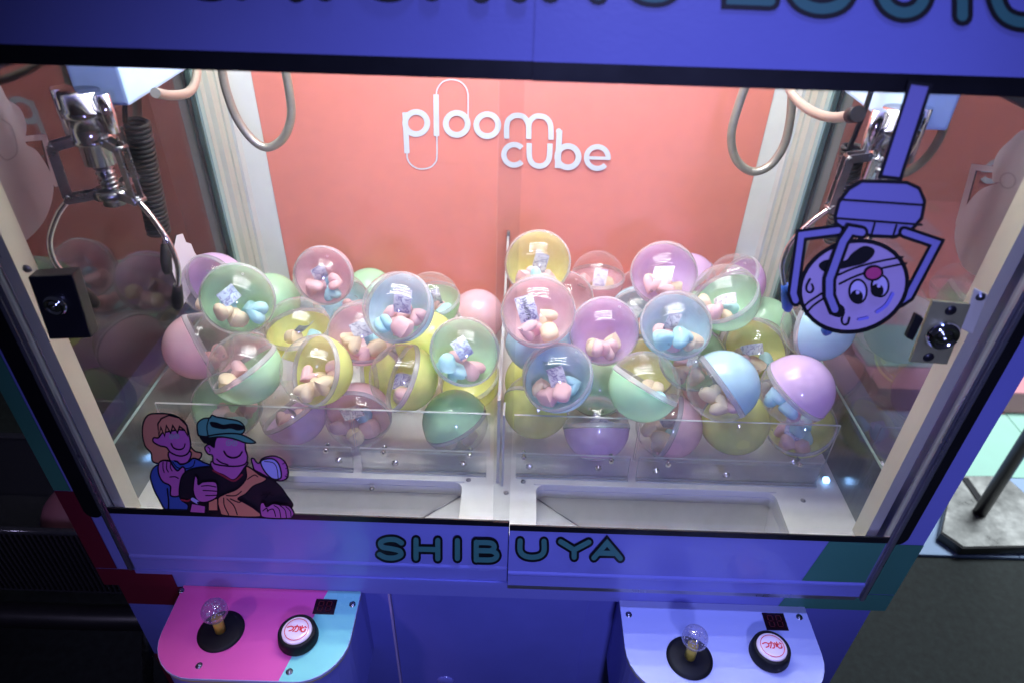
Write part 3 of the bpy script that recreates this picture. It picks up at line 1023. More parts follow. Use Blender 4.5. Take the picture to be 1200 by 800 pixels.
def joystick(px, py, parent):
    c = on_z(ZT, px, py)
    b = MB(); b.lathe([(0.0, 0.0035), (0.012, 0.0035), (0.030, 0.0025), (0.037, 0.0005), (0.037, 0.0)], (c.x, c.y, ZT), n=48)
    b.build('dust_washer', M['rubber'], parent)
    b = MB(); b.tube([(c.x, c.y, ZT + 0.003), (c.x, c.y + 0.002, ZT + 0.034)], 0.0085, 16); b.build('shaft_cover', M['yellow_shaft'], parent)
    r = 0.0205
    prof = [(r * math.sin(a), -r * math.cos(a)) for a in np.linspace(0, math.pi, 17)]
    b = MB(); b.lathe(prof, (c.x, c.y + 0.003, ZT + 0.052), n=32); b.build('ball_top', M['crystal'], parent)
    prof = [(r * 0.56 * math.sin(a), -r * 0.56 * math.cos(a)) for a in np.linspace(0, math.pi, 13)]
    b = MB()
    rnd = random.Random(int(px))
    for k in range(60):      # air bubbles frozen in the ball
        v = Vector((rnd.gauss(0, 1), rnd.gauss(0, 1), rnd.gauss(0, 1))).normalized() * r * rnd.uniform(0.25, 0.9)
        q = rnd.uniform(0.0007, 0.0015)
        b.lathe([(0, -q), (q, 0), (0, q)], Vector((c.x, c.y + 0.003, ZT + 0.052)) + v, n=6)
    b.build('ball_core', M['bubbles'], parent)


def button(px, py, parent):
    c = on_z(ZT, px, py)
    c = Vector((c.x, c.y - 0.004, ZT))
    b = MB(); b.lathe([(0.0315, 0.0), (0.0320, 0.003), (0.0300, 0.019), (0.0270, 0.022), (0.0245, 0.021), (0.0240, 0.016)], c, n=48)
    b.build('button_bezel', M['rubber'], parent)
    b = MB(); b.lathe([(0.0238, 0.012), (0.0236, 0.0215), (0.0225, 0.0232), (0.012, 0.0238), (0.0, 0.024)], c, n=48)
    b.build('button_cap', M['button'], parent)
    d = Decal(lambda u, v, l: Vector((c.x + u * 0.001, c.y + v * 0.001, c.z + 0.0243 + l)), 0.00015)
    d.stroke(circ((0, 0), 18.5)[:-1], 1.1, 'red_print', closed=True, smooth=False)
    # brush-like kana across the cap
    W2 = 2.0
    for s in ([(-15, 3), (-10, 5), (-5.5, 3), (-6.5, -1), (-11, -3)],
              [(-4, 4), (0, 5), (3, 3), (2, -3), (-1, -4)], [(-0.5, 7), (-2, 1), (-4.5, -4)], [(4.5, 5), (6, 2.5)],
              [(5.5, 2), (11, 3)], [(8, 6), (8, 0), (5.8, -1.2), (7, 1.2), (8.2, -2), (10, -4), (14, -3.2), (14.2, 0)], [(12.5, 5), (15, 3)]):
        d.stroke([(a, q) for a, q in s], W2, 'red_print')
    d.build('button_print', parent)


def display(pxs, parent):
    q = [on_z(ZT + 0.0006, *p) for p in pxs]
    b = MB(); b.add(q, [(0, 1, 2, 3)]); b.add([v + Vector((0, 0, 0.0004)) for v in q], [(0, 1, 2, 3)])
    x0, x1 = min(v.x for v in q), max(v.x for v in q)
    y0, y1 = min(v.y for v in q), max(v.y for v in q)
    b = MB(); b.box((x0, y0, ZT - 0.001), (x1, y1, ZT + 0.0006))
    wd = b.build('display_window', M['led_off'], parent)
    d = Decal(lambda u, v, l: Vector((x0 + u * (x1 - x0), y0 + v * (y1 - y0), ZT + 0.0009 + l)), 0.00008)
    for cx in (0.30, 0.68):
        a, c, t, m_, bt = cx - 0.11, cx + 0.11, 0.82, 0.5, 0.18
        for s in ([(a, t), (c, t)], [(a, bt), (c, bt)], [(a, t - 0.04), (a, m_ + 0.04)], [(c, t - 0.04), (c, m_ + 0.04)],
                  [(a, m_ - 0.04), (a, bt + 0.04)], [(c, m_ - 0.04), (c, bt + 0.04)], [(a + 0.03, m_), (c - 0.03, m_)]):
            d.stroke(s, 0.05, 'led_seg', smooth=False, cap=False)
    d.build('display_digits', parent)


joystick(259, 739, CL); button(351, 744, CL); display([(371, 701), (394, 702), (391, 719), (366, 718)], CL)
joystick(808, 770, CR); button(900, 763, CR); display([(893, 718), (918, 718), (924, 736), (899, 737)], CR)
for px, py, par in ((212, 691, CL), (413, 707, CL), (233, 779, CL), (339, 786, CL), (737, 719, CR), (937, 722, CR)):
    p = on_z(ZT, px, py); bolt((p.x, p.y, ZT - 0.0005), 0.0036, 0.0016, name='panel_screw', parent=par, m='steel')

# ------------------------------------------------------------------ stickers on the doors
def ef(cx, cy, rx, ry, rot, a0, a1, n=14):
    return [(cx + rx * math.cos(a) * math.cos(rot) - ry * math.sin(a) * math.sin(rot), cy + rx * math.cos(a) * math.sin(rot) + ry * math.sin(a) * math.cos(rot))
            for a in np.linspace(R_(a0), R_(a1), n)]


# couple, inside the lower left corner of the left door
d = Decal(lambda u, v, l: on_y(0.0036 - l, 150 + u * 0.2, 460 + v * 0.2), 0.00012)
LW = 9
def F(p, m, s=True): d.fill(p, 'i_' + m, s, LW, 'ink')
def S(p, w=LW, m='ink'): d.stroke(p, w, m)
F([(180, 120), (120, 128), (90, 175), (84, 240), (100, 310), (135, 350), (150, 405), (250, 412), (300, 380), (385, 388), (420, 384), (430, 352), (392, 340), (362, 300), (356, 230), (330, 170), (265, 128)], 'hair')
F([(245, 340), (248, 395), (300, 415), (352, 402), (364, 340)], 'skin')
F([(200, 235), (178, 262), (150, 262), (148, 285), (185, 308), (225, 318), (250, 348), (300, 368), (345, 358), (366, 318), (362, 262), (345, 225), (300, 215), (240, 225)], 'skin')
F([(175, 180), (180, 250), (192, 200), (215, 252), (225, 190), (250, 235), (262, 190), (290, 232), (302, 195), (330, 215), (350, 250), (345, 190), (300, 145), (240, 130), (195, 150)], 'hair', False)
F([(272, 398), (165, 425), (132, 480), (145, 545), (175, 610), (235, 695), (360, 700), (420, 560), (490, 440), (440, 405), (385, 382), (352, 405), (310, 418)], 'blue')
S([(262, 402), (290, 430), (340, 435), (375, 425), (390, 395)], 16, 'i_blue'); S([(262, 402), (290, 436), (340, 442), (380, 428), (392, 395)], 6)
S([(230, 560), (238, 640), (236, 690)])
F([(176, 440), (185, 405), (215, 395), (250, 402), (262, 425), (290, 455), (318, 432), (335, 450), (325, 500), (305, 545), (300, 600), (250, 600), (248, 545), (205, 520), (182, 480)], 'skin')
for q in ([(205, 405), (205, 440), (212, 465)], [(228, 400), (226, 440), (236, 462)], [(250, 405), (248, 435), (258, 455)], [(245, 492), (275, 490), (295, 500)]): S(q, 6)
S([(252, 296), (268, 322), (300, 332), (325, 322), (334, 298)], 7)
for c in ((256, 255), (286, 253)):
    d.disc(c, 12, 'i_skin', 5, 'i_band'); d.disc(c, 4, 'i_band')
# man
F([(400, 440), (325, 475), (302, 550), (308, 620), (352, 655), (365, 712), (560, 716), (780, 726), (900, 690), (965, 660), (930, 600), (880, 535), (800, 480), (700, 440), (560, 430)], 'black')
F([(500, 395), (500, 450), (560, 480), (622, 508), (680, 440), (690, 400)], 'skin')
S([(498, 452), (560, 486), (620, 514), (668, 478)], 10, 'i_collar')
F([(505, 262), (500, 300), (468, 302), (450, 322), (468, 356), (495, 366), (502, 410), (560, 425), (640, 428), (690, 412), (700, 370), (688, 330), (684, 285), (650, 258)], 'skin')
d.fill([(420, 245), (515, 248), (512, 290), (505, 322), (470, 300), (440, 290)], 'ink', True)
F([(410, 238), (406, 180), (440, 150), (478, 146), (492, 130), (520, 140), (580, 150), (650, 165), (682, 200), (664, 240), (560, 250), (470, 255), (420, 250)], 'cap')
F([(468, 252), (560, 238), (660, 242), (742, 284), (735, 294), (690, 292), (620, 268), (540, 256), (480, 262)], 'cap')
d.fill([(480, 170), (520, 172), (560, 185), (610, 178), (660, 186), (684, 205), (650, 220), (600, 208), (560, 212), (520, 206), (490, 196)], 'ink', True)
S([(474, 150), (462, 200), (470, 252)], 7)
for c in ((590, 292), (624, 293)):
    d.disc(c, 14, 'i_skin', 5, 'i_band'); d.disc(c, 5, 'i_band')
S([(562, 342), (580, 368), (615, 380), (650, 370), (668, 345)], 9); S([(520, 388), (545, 408), (585, 420)], 6); S([(468, 315), (480, 330), (478, 345)], 5)
F([(690, 432), (720, 440), (770, 478), (812, 500), (790, 522), (735, 545), (690, 590), (645, 618), (680, 640), (745, 680), (775, 724), (570, 718), (538, 690), (526, 620), (570, 590), (640, 560), (692, 500)], 'scarf')
for q in ([(575, 600), (630, 600), (665, 575)], [(580, 620), (620, 660), (640, 712)], [(560, 615), (565, 660), (590, 712)], [(600, 620), (650, 640), (670, 625)], [(700, 505), (740, 480), (760, 490)]): S(q, 6)
F([(470, 630), (525, 615), (528, 690), (470, 690)], 'scarf', False)
F([(392, 485), (408, 500), (412, 535), (440, 520), (500, 518), (522, 535), (525, 590), (510, 618), (455, 640), (410, 632), (385, 590), (382, 545)], 'skin')
for q in ([(430, 545), (470, 542), (515, 550)], [(440, 570), (480, 572), (522, 575)], [(455, 600), (490, 600), (520, 598)]): S(q, 6)
F([(372, 645), (455, 660), (452, 706), (360, 700)], 'skin', False)
S([(378, 622), (408, 640)], 20, 'i_cube'); S([(410, 642), (455, 650)], 12)
d.stroke([(312, 625), (345, 632), (362, 626)], 10, 'i_collar')
F([(722, 386), (738, 384), (752, 404), (768, 410), (785, 385), (820, 372), (862, 370), (900, 385), (925, 412), (938, 455), (932, 498), (895, 514), (845, 508), (810, 488), (775, 468), (742, 450), (732, 425)], 'skin')
F([(778, 402), (820, 384), (862, 392), (890, 432), (896, 496), (848, 502), (802, 460)], 'cube')
S([(800, 400), (850, 408), (872, 440), (880, 500)], 5)
for c in ((905, 405), (924, 432), (930, 465), (918, 495)): S(ef(c[0], c[1], 12, 10, 0, -80, 90, 6), 5)
F([(775, 650), (795, 642), (812, 665), (850, 648), (900, 655), (945, 662), (972, 700), (965, 722), (940, 735), (800, 730), (775, 700)], 'skin')
for q in ([(815, 690), (850, 680), (865, 722)], [(855, 658), (885, 680), (895, 728)], [(890, 658), (920, 685), (928, 730)], [(925, 665), (950, 690), (955, 722)], [(790, 690), (812, 675), (820, 695)]): S(q, 6)
S([(780, 600), (815, 590), (850, 600)], 6); S([(805, 615), (835, 580)], 6)
cs = d.build('couple_sticker', origin=on_y(0.0036, 250, 600))
tag(cs, 'cartoon sticker of a smiling couple in the lower left window corner', 'sticker')

# crane gripping a capsule, hanging down the right door
YR = -0.0082
d = Decal(lambda u, v, l: on_y(YR - l, 900 + u * 0.275, 190 + v * 0.275), 0.00012)
LW = 15
F([(606, -338), (694, -326), (565, 72), (478, 62)], 'claw', False)
F([(400, 82), (500, 84), (592, 88), (645, 112), (668, 168), (655, 240), (612, 290), (540, 320), (440, 315), (325, 285), (290, 262), (286, 232), (302, 170), (345, 115)], 'claw', False)
S([(302, 160), (665, 184)], 10); S([(288, 240), (655, 268)], 10); S([(455, 262), (438, 322)], 9); S([(548, 270), (530, 326)], 9)
def arm(pts):
    d.stroke(pts, 54, 'ink', smooth=False, cap=True); d.stroke(pts, 26, 'i_claw', smooth=False, cap=True)
arm([(300, 292), (142, 312), (108, 560), (118, 590)])
arm([(582, 300), (718, 346), (600, 570), (562, 596)])
E_ = (365, 530, 232, 190, R_(-17))
d.fill(ef(*E_, 0, 351, 40), 'i_ball', False, 18, 'ink')
d.fill([(222, 455), (218, 435), (245, 418), (285, 418), (330, 420), (360, 388), (410, 358), (452, 372), (448, 400), (410, 432), (350, 448), (300, 460), (250, 470)], 'ink')
for q in ([(230, 560), (170, 600), (146, 630)], [(240, 580), (190, 615), (160, 650)], [(300, 482), (370, 452), (470, 425), (575, 405)], [(305, 520), (380, 485), (480, 455), (590, 432)]): S(q, 9)
d.disc((384, 552), 37, 'i_eye', 9, 'ink', ry=50); d.disc((478, 528), 36, 'i_eye', 9, 'ink', ry=46)
d.disc((378, 575), 27, 'ink', ry=29); d.disc((466, 548), 27, 'ink', ry=28)
d.disc((382, 556), 8, 'i_eye'); d.disc((472, 528), 8, 'i_eye')
d.disc((450, 474), 38, 'i_nose', 9, 'ink', ry=29, rot=R_(-12))
S([(180, 500), (165, 530), (168, 552), (185, 556), (194, 540), (188, 522)], 8); S([(325, 642), (315, 672), (322, 692), (340, 690), (348, 664)], 8)
d.stroke([(465, 640), (505, 610), (532, 562)], 14, 'i_cheek'); d.stroke([(388, 672), (425, 664)], 12, 'i_cheek')
d.stroke([(400, 300), (352, 292), (320, 340), (262, 500), (262, 570), (285, 628), (300, 634)], 58, 'ink', smooth=False, cap=True)
d.stroke([(400, 300), (352, 292), (320, 340), (262, 500), (262, 570), (285, 628)], 30, 'i_claw', smooth=False, cap=True)
cs = d.build('crane_sticker', origin=on_y(YR, 1000, 300))
tag(cs, 'periwinkle cartoon sticker of a claw gripping a worried ball on the right door', 'sticker')

# the same figure seen from the back on both side panes
for s in (-1, 1):
    def fn(u, v, l, s=s):
        return on_x(s * (0.5992 - l), u, v)
    d = Decal(fn, 0.0002)
    if s > 0:
        d.fill([(1205, 158), (1180, 168), (1166, 186), (1163, 212), (1172, 214), (1150, 222), (1133, 240), (1121, 262), (1119, 285), (1128, 312), (1146, 324), (1170, 322), (1188, 290), (1205, 262)], 'sticker_back')
        d.stroke([(1166, 199), (1141, 196), (1123, 262)], 7, 'sticker_back', smooth=False)
        d.disc((1181, 212), 9, 'sticker_back', 2, 'sticker_back2')
        o = d.build('side_sticker', origin=on_x(0.599, 1160, 240))
        tag(o, 'mauve back of a crane shaped sticker on the right side pane', 'sticker')
    else:
        d.fill([(-4, 112), (10, 118), (24, 128), (31, 148), (30, 168), (44, 178), (60, 205), (62, 230), (50, 262), (22, 288), (-6, 290)], 'sticker_back')
        d.stroke([(30, 163), (52, 161), (66, 216)], 7, 'sticker_back', smooth=False)
        d.stroke([(2, 140), (14, 150), (20, 178), (8, 188), (-2, 180)], 2, 'sticker_back2')
        o = d.build('side_sticker', origin=on_x(-0.599, 30, 200))
        tag(o, 'mauve back of a crane shaped sticker on the left side pane', 'sticker')
d = Decal(lambda u, v, l: on_x(-0.5988 + l, u, v), 0.0002)
d.fill([(207, 276), (214, 274), (218, 284), (224, 286), (228, 296), (231, 300), (226, 306), (230, 314), (226, 322), (230, 332), (222, 345), (214, 360), (206, 362), (202, 348), (206, 330), (200, 312), (204, 290)], 'paper_torn', False)
o = d.build('torn_label', origin=on_x(-0.599, 215, 320))
tag(o, 'torn white paper label on the left side pane behind the claw tip', 'label')

# ------------------------------------------------------------------ cranes
M['dark_chrome'] = mat('dark_chrome', (0.50, 0.50, 0.51), 0.14, 1.0, noise=0.15, nscale=40)


def crane(s, hub, angles, tipm, lab, box):
    t = empty('crane_claw', hub)
    tag(t, lab, 'crane claw', 'crane claws')
    H = Vector(hub)
    b = MB(); b.bevbox((box[0], box[2], box[4]), (box[1], box[3], 0.86), 0.004); b.build('motor_housing', M['housing'], t)
    b = MB()
    b.lathe([(0.0, 0.125), (0.0225, 0.125), (0.0225, 0.106), (0.0250, 0.105), (0.0250, 0.098), (0.0225, 0.097), (0.0225, 0.072), (0.0245, 0.071), (0.0245, 0.067), (0.0195, 0.066), (0.0195, 0.040), (0.0, 0.040)], H, n=32)
    b.build('solenoid_body', M['dark_chrome'], t)
    b = MB(); b.tube([H + Vector((s * 0.028, 0.012, 0.125)), H + Vector((s * 0.028, 0.012, 0.060))], 0.011, 18)
    b.build('guide_rod', M['chrome'], t)
    b = MB(); b.tube([H + Vector((-s * 0.030, -0.006, 0.125)), H + Vector((-s * 0.030, -0.006, 0.080))], 0.008, 16)
    b.build('guide_rod', M['chrome'], t)
    b = MB(); b.tube([H + Vector((0, 0, 0.040)), H + Vector((0, 0, 0.004))], 0.0095, 16)
    for k in range(5): b.lathe([(0.0095, 0), (0.0118, 0.0015), (0.0095, 0.003)], H + Vector((0, 0, 0.008 + k * 0.006)), n=16)
    b.build('plunger', M['steel'], t)
    b = MB(); b.lathe([(0, 0.006), (0.020, 0.006), (0.022, 0.003), (0.022, -0.003), (0.014, -0.008), (0.014, -0.014), (0.0, -0.015)], H, n=24)
    b.build('hub', M['steel'], t)
    for k, a in enumerate(angles):
        e = Vector((math.cos(R_(a)), math.sin(R_(a)), 0)); z = Vector((0, 0, 1)); sd = Vector((-e.y, e.x, 0))
        P = lambda r, h: H + e * r + z * h
        b = MB()
        pr = smooth_pts([tuple(P(0.048, 0.0)), tuple(P(0.066, -0.018)), tuple(P(0.084, -0.048)), tuple(P(0.088, -0.078)), tuple(P(0.080, -0.104)), tuple(P(0.074, -0.116))], 6)
        b.tube(pr, 0.0035, 12)
        ar = b.build('claw_arm', M['chrome'], t)
        def plate(p0, p1, w=0.0052, th=0.0016):
            b = MB()
            ax = (p1 - p0).normalized(); nn = ax.cross(sd).normalized()
            for off in (-0.0055, 0.0055):
                c0 = sd * off
                vs = []
                for p in (p0, p1):
                    for i, j in ((-1, -1), (1, -1), (1, 1), (-1, 1)):
                        vs.append(p + c0 + nn * w * i + sd * th * 0.5 * j)
                b.add(vs, [(0, 1, 2, 3), (7, 6, 5, 4), (0, 4, 5, 1), (1, 5, 6, 2), (2, 6, 7, 3), (3, 7, 4, 0)])
            for rp in (p0, p1): b.tube([rp - sd * 0.009, rp + sd * 0.009], 0.0032, 10)
            b.build('lever_plate', M['steel'], ar)
        plate(P(0.016, 0.002), P(0.050, 0.001)); plate(P(0.048, 0.004), P(0.046, 0.066)); plate(P(0.022, 0.070), P(0.046, 0.066))
        b = MB()
        b.tube([P(0.076, -0.111), P(0.072, -0.121), P(0.067, -0.134), P(0.063, -0.147), P(0.061, -0.153)], [0.0052, 0.0066, 0.0078, 0.0074, 0.0040], 14)
        b.build('rubber_tip', M[tipm], ar)
    return t


c1, c2 = on_y(0.12, 92, 125), on_y(0.12, 152, 125)
crane(-1, (-0.492, 0.098, 0.484), (209, 333, 88), 'rubber', 'left chrome claw with black tipped arms under a sky blue motor box', (c1.x, c2.x, 0.12, 0.30, c2.z))
c1 = on_y(0.12, 1046, 152)
crane(1, (0.458, 0.104, 0.492), (181, 243, 52), 'blue_rubber', 'right chrome claw with blue tipped arms half hidden behind the claw sticker', (c1.x, c1.x + 0.065, 0.12, 0.30, c1.z))


def coil(p0, p1, r, turns, wire, lab):
    p0, p1 = Vector(p0), Vector(p1)
    ax = (p1 - p0); L = ax.length; ax.normalize()
    e1 = ax.orthogonal().normalized(); e2 = ax.cross(e1)
    b = MB()
    pts = [p0 + Vector((0, 0, 0.25))] + [p0 + Vector((0, 0, 0.25 - 0.05 * k)) for k in range(1, 5)]
    for i in range(turns * 12 + 1):
        a = 2 * math.pi * i / 12
        pts.append(p0 + ax * (L * i / (turns * 12)) + (e1 * math.cos(a) + e2 * math.sin(a)) * r)
    b.tube(pts, wire, 7)
    o = b.build('coiled_cord', M['rubber'], origin=p0)
    tag(o, lab, 'cord')


coil(on_y(0.17, 160, 142), on_y(0.17, 186, 272), 0.0135, 25, 0.0034, 'black coiled cord hanging beside the left claw')
coil(on_y(0.17, 1000, 172), on_y(0.17, 978, 285), 0.0125, 23, 0.0034, 'black coiled cord hanging behind the right claw')


def hose(pts, y, r, lab, ends=None):
    P3 = [tuple(on_y(y if not isinstance(y, (list, tuple)) else y[i], *p)) for i, p in enumerate(pts)]
    b = MB(); pp = smooth_pts(P3, 16)
    n = len(pp)
    rs = [r * (1.0 + 0.035 * (i % 2)) for i in range(n)]
    b.tube(pp, rs, 14)
    if ends:
        q = Vector(pp[-1]); q0 = Vector(pp[-4]); dd = (q - q0).normalized()
        b.tube([q - dd * 0.004, q + dd * 0.014], r * 1.5, 14, 1)
    o = b.build('metal_hose', [M['hose'], M['rubber']], origin=P3[len(P3) // 2])
    tag(o, lab, 'hose')


hose([(252, 20), (258, 66), (264, 102), (277, 138), (296, 164), (314, 173), (332, 162), (341, 138), (339, 108), (331, 66), (322, 20)], 0.56, 0.0078, 'long metal hose loop hanging in front of the left corner post')
hose([(236, 30), (232, 72), (229, 96), (220, 109), (200, 112), (182, 109)], [0.45, 0.40, 0.34, 0.27, 0.20, 0.15], 0.0062, 'short pale hose bending into the left motor box', )
hose([(893, 20), (882, 76), (866, 122), (857, 158), (862, 186), (880, 201), (901, 195), (918, 172), (926, 140), (929, 100), (935, 30)], 0.56, 0.0078, 'long metal hose loop hanging in front of the right corner post')
hose([(908, 30), (917, 84), (930, 112), (950, 130), (975, 138), (999, 135)], [0.45, 0.40, 0.34, 0.28, 0.22, 0.17], 0.0066, 'pale metal hose curving into the right motor box', True)

# ------------------------------------------------------------------ capsules
RB = 0.059
BALLS = [
    ((240, 333, 70, 'purple', (0.3, 0.5, -0.8)), (-0.54, 0.3822, 0.1777)),
    ((279, 352, 84, 'green', (-0.2, 0.3, -0.95)), (-0.4384, 0.2485, 0.2346)),
    ((233, 406, 78, 'pink', (-0.85, -0.45, 0.35)), (-0.54, 0.2696, 0.1185)),
    ((287, 431, 85, 'green', (0.5, -0.75, -0.35)), (-0.4219, 0.181, 0.1414)),
    ((350, 386, 76, 'yellow', (0.05, -0.75, -0.6)), (-0.3728, 0.3149, 0.1295)),
    ((318, 353, 66, 'green', (0.7, 0.35, 0.4)), (-0.4911, 0.5014, 0.0672)),
    ((371, 434, 84, 'yellow', (0.6, -0.1, -0.75)), (-0.3042, 0.181, 0.1432)),
    ((380, 324, 68, 'pink', (0.1, 0.3, -0.95)), (-0.3624, 0.471, 0.1514)),
    ((400, 352, 66, 'blue', (0, -0.6, -0.8)), (-0.3521, 0.5326, 0.0534)),
    ((424, 390, 78, 'pink', (-0.2, -0.45, -0.85)), (-0.2507, 0.2878, 0.1459)),
    ((467, 360, 84, 'blue', (0.35, -0.2, -0.92)), (-0.1725, 0.2434, 0.2317)),
    ((505, 354, 70, 'green', (0.1, -0.6, -0.5)), (-0.1518, 0.4754, 0.0985)),
    ((561, 374, 60, 'pink', (0.65, 0.55, 0.5)), (-0.063, 0.5598, 0.009)),
    ((545, 412, 82, 'green', (-0.3, -0.25, -0.92)), (-0.063, 0.2251, 0.159)),
    ((473, 444, 83, 'yellow', (0.8, -0.3, -0.4)), (-0.1671, 0.211, 0.1092)),
    ((500, 398, 70, 'yellow', (0.1, 0.2, 0.9)), (-0.1481, 0.361, 0.0788)),
    ((533, 498, 82, 'green', (-0.4, 0.75, 0.35)), (-0.0812, 0.211, 0.0112)),
    ((418, 491, 84, 'pink', (0.05, 0.6, -0.7)), (-0.2543, 0.211, 0.0205)),
    ((338, 488, 84, 'purple', (0.45, -0.75, -0.3)), (-0.3705, 0.211, 0.0222)),
    ((268, 478, 84, 'green', (-0.3, 0.1, -0.9)), (-0.4861, 0.211, 0.0338)),
    ((630, 308, 77, 'yellow', (0.2, -0.1, -0.95)), (0.0572, 0.3806, 0.2469)),
    ((631, 366, 86, 'pink', (0.05, -0.35, -0.92)), (0.0563, 0.2179, 0.2496)),
    ((622, 404, 80, 'blue', (0.1, -0.5, 0.6)), (0.063, 0.293, 0.1385)),
    ((606, 448, 76, 'yellow', (-0.3, 0.4, 0.8)), (0.063, 0.3374, 0.009)),
    ((622, 470, 76, 'yellow', (-0.3, -0.75, 0.4)), (0.063, 0.2264, 0.0432)),
    ((699, 326, 64, 'pink', (0, -0.75, -0.45)), (0.1999, 0.6144, 0.0847)),
    ((664, 350, 64, 'pink', (0.2, 0.1, -0.9)), (0.1253, 0.5254, 0.0804)),
    ((708, 388, 80, 'purple', (0.05, 0.15, -0.97)), (0.1746, 0.2737, 0.1767)),
    ((651, 446, 84, 'blue', (0.4, -0.4, -0.82)), (0.0931, 0.181, 0.1458)),
    ((757, 450, 84, 'green', (-0.5, -0.83, -0.1)), (0.2376, 0.181, 0.1324)),
    ((690, 500, 80, 'purple', (0.0, -0.92, 0.15)), (0.1728, 0.211, 0.009)),
    ((779, 321, 77, 'purple', (0.1, -0.25, -0.95)), (0.2856, 0.3786, 0.2345)),
    ((751, 345, 60, 'pink', (-0.4, -0.3, -0.7)), (0.3072, 0.641, 0.0278)),
    ((791, 384, 83, 'blue', (0.0, -0.35, -0.92)), (0.2893, 0.2515, 0.2089)),
    ((747, 368, 66, 'blue', (0.1, 0.5, -0.8)), (0.2763, 0.5017, 0.0653)),
    ((848, 349, 80, 'green', (0.5, -0.6, -0.5)), (0.3838, 0.3172, 0.2252)),
    ((864, 334, 66, 'purple', (0.7, -0.4, -0.3)), (0.4687, 0.5142, 0.1417)),
    ((903, 378, 64, 'green', (0.1, 0.6, 0.8)), (0.54, 0.4983, 0.0514)),
    ((885, 410, 76, 'yellow', (-0.1, -0.3, -0.9)), (0.4587, 0.3105, 0.1208)),
    ((957, 386, 84, 'blue', (0.55, -0.25, 0.75)), (0.5289, 0.2596, 0.2117)),
    ((847, 453, 85, 'blue', (0.72, 0.5, 0.15)), (0.3661, 0.181, 0.1395)),
    ((937, 456, 87, 'purple', (0.55, 0.65, 0.5)), (0.4891, 0.181, 0.136)),
    ((787, 503, 82, 'pink', (0.8, -0.3, 0.0)), (0.3013, 0.211, 0.0182)),
    ((860, 494, 78, 'yellow', (-0.1, -0.3, 0.95)), (0.4165, 0.2118, 0.034)),
    ((938, 500, 82, 'yellow', (0.35, -0.5, -0.7)), (0.5327, 0.211, 0.0325)),
    ((700, 462, 78, 'green', (-0.2, 0.3, 0.6)), (0.1846, 0.3265, 0.009)),
    ((812, 420, 78, 'green', (0.1, -0.2, -0.9)), (0.3422, 0.2914, 0.112)),
]
FILL = [(-0.4383, 0.6319, 0.009), (-0.3675, 0.4109, 0.009), (-0.5072, 0.3725, 0.009), (-0.3162, 0.6367, 0.009), (0.4088, 0.3613, 0.009), (-0.2426, 0.4457, 0.009), (0.3873, 0.5095, 0.009), (0.1827, 0.4437, 0.009), (0.4719, 0.6261, 0.009), (-0.1767, 0.6048, 0.009), (0.0964, 0.6192, 0.009), (0.539, 0.3637, 0.009), (-0.2566, 0.3286, 0.009), (0.2884, 0.3904, 0.009), (0.3945, 0.5941, 0.0972), (0.3691, 0.4228, 0.1051)]
NAMES = [
 'purple capsule by the left pane under the claw tip',
 'large green capsule heaped highest at the left',
 'half pink half clear capsule against the left side pane',
 'green bottomed capsule right above the couple sticker',
 'yellow bottomed capsule between two green and yellow ones',
 'small green capsule peeking behind the highest left one',
 'golden yellow capsule with a dark slip edge inside',
 'pink capsule leaning on the coral panel at the left',
 'pale blue clear capsule right of the rear pink one',
 'clear pink capsule left of the yellow bottomed pair',
 'large sky blue capsule at the top centre left',
 'green capsule half hidden behind the big sky blue one',
 'solid pink capsule left of the divider',
 'mint green capsule touching the divider from the left',
 'yellow edged capsule in the centre of the left heap',
 'amber capsule in the gap under the sky blue one',
 'mint topped capsule behind the guard left of the divider',
 'clear pink capsule with lilac paper behind the left guard',
 'purple bottomed capsule behind the capped man on the sticker',
 'pale teal capsule behind the left end of the guard',
 'topmost yellow capsule right of the divider',
 'big pink capsule with lettered slip right of the divider',
 'pale blue capsule under the big pink one',
 'lime capsule squeezed against the divider',
 'lime capsule behind the right guard beside the divider',
 'pink capsule leaning on the coral panel at the centre',
 'small clear capsule right of the topmost yellow one',
 'clear fronted purple capsule in the middle right heap',
 'blue capsule above the right guard near the divider',
 'green bottomed capsule at the front of the right heap',
 'purple bottomed capsule behind the right guard',
 'highest purple capsule against the coral panel at the right',
 'pink capsule peeking out left of the highest purple one',
 'light blue capsule below the highest purple one',
 'small blue capsule between the two purple ones',
 'green bottomed capsule high at the right of the heap',
 'clear topped purple capsule at the right corner post',
 'plain mint capsule in front of the right corner post',
 'lime capsule left of the plain blue one',
 'plain blue capsule under the crane sticker',
 'blue topped capsule above the right guard',
 'glossy purple topped capsule at the right side pane',
 'half pink capsule behind the seam of the right guard',
 'plain yellow capsule behind the right guard',
 'lime capsule at the far right end of the guard',
 'dark green capsule deep between the blue and green ones',
 'green capsule glimpsed under the light blue one',
]
assert len(NAMES) == len(BALLS) and all(len(n.split()) <= 10 for n in NAMES), [n for n in NAMES if len(n.split()) > 10]


def hemi(sign, r, n=36, k=11, z0=0.0):
    return [(r * math.cos(a), sign * r * math.sin(a)) for a in np.linspace(math.asin(z0 / r), math.pi / 2, k)]


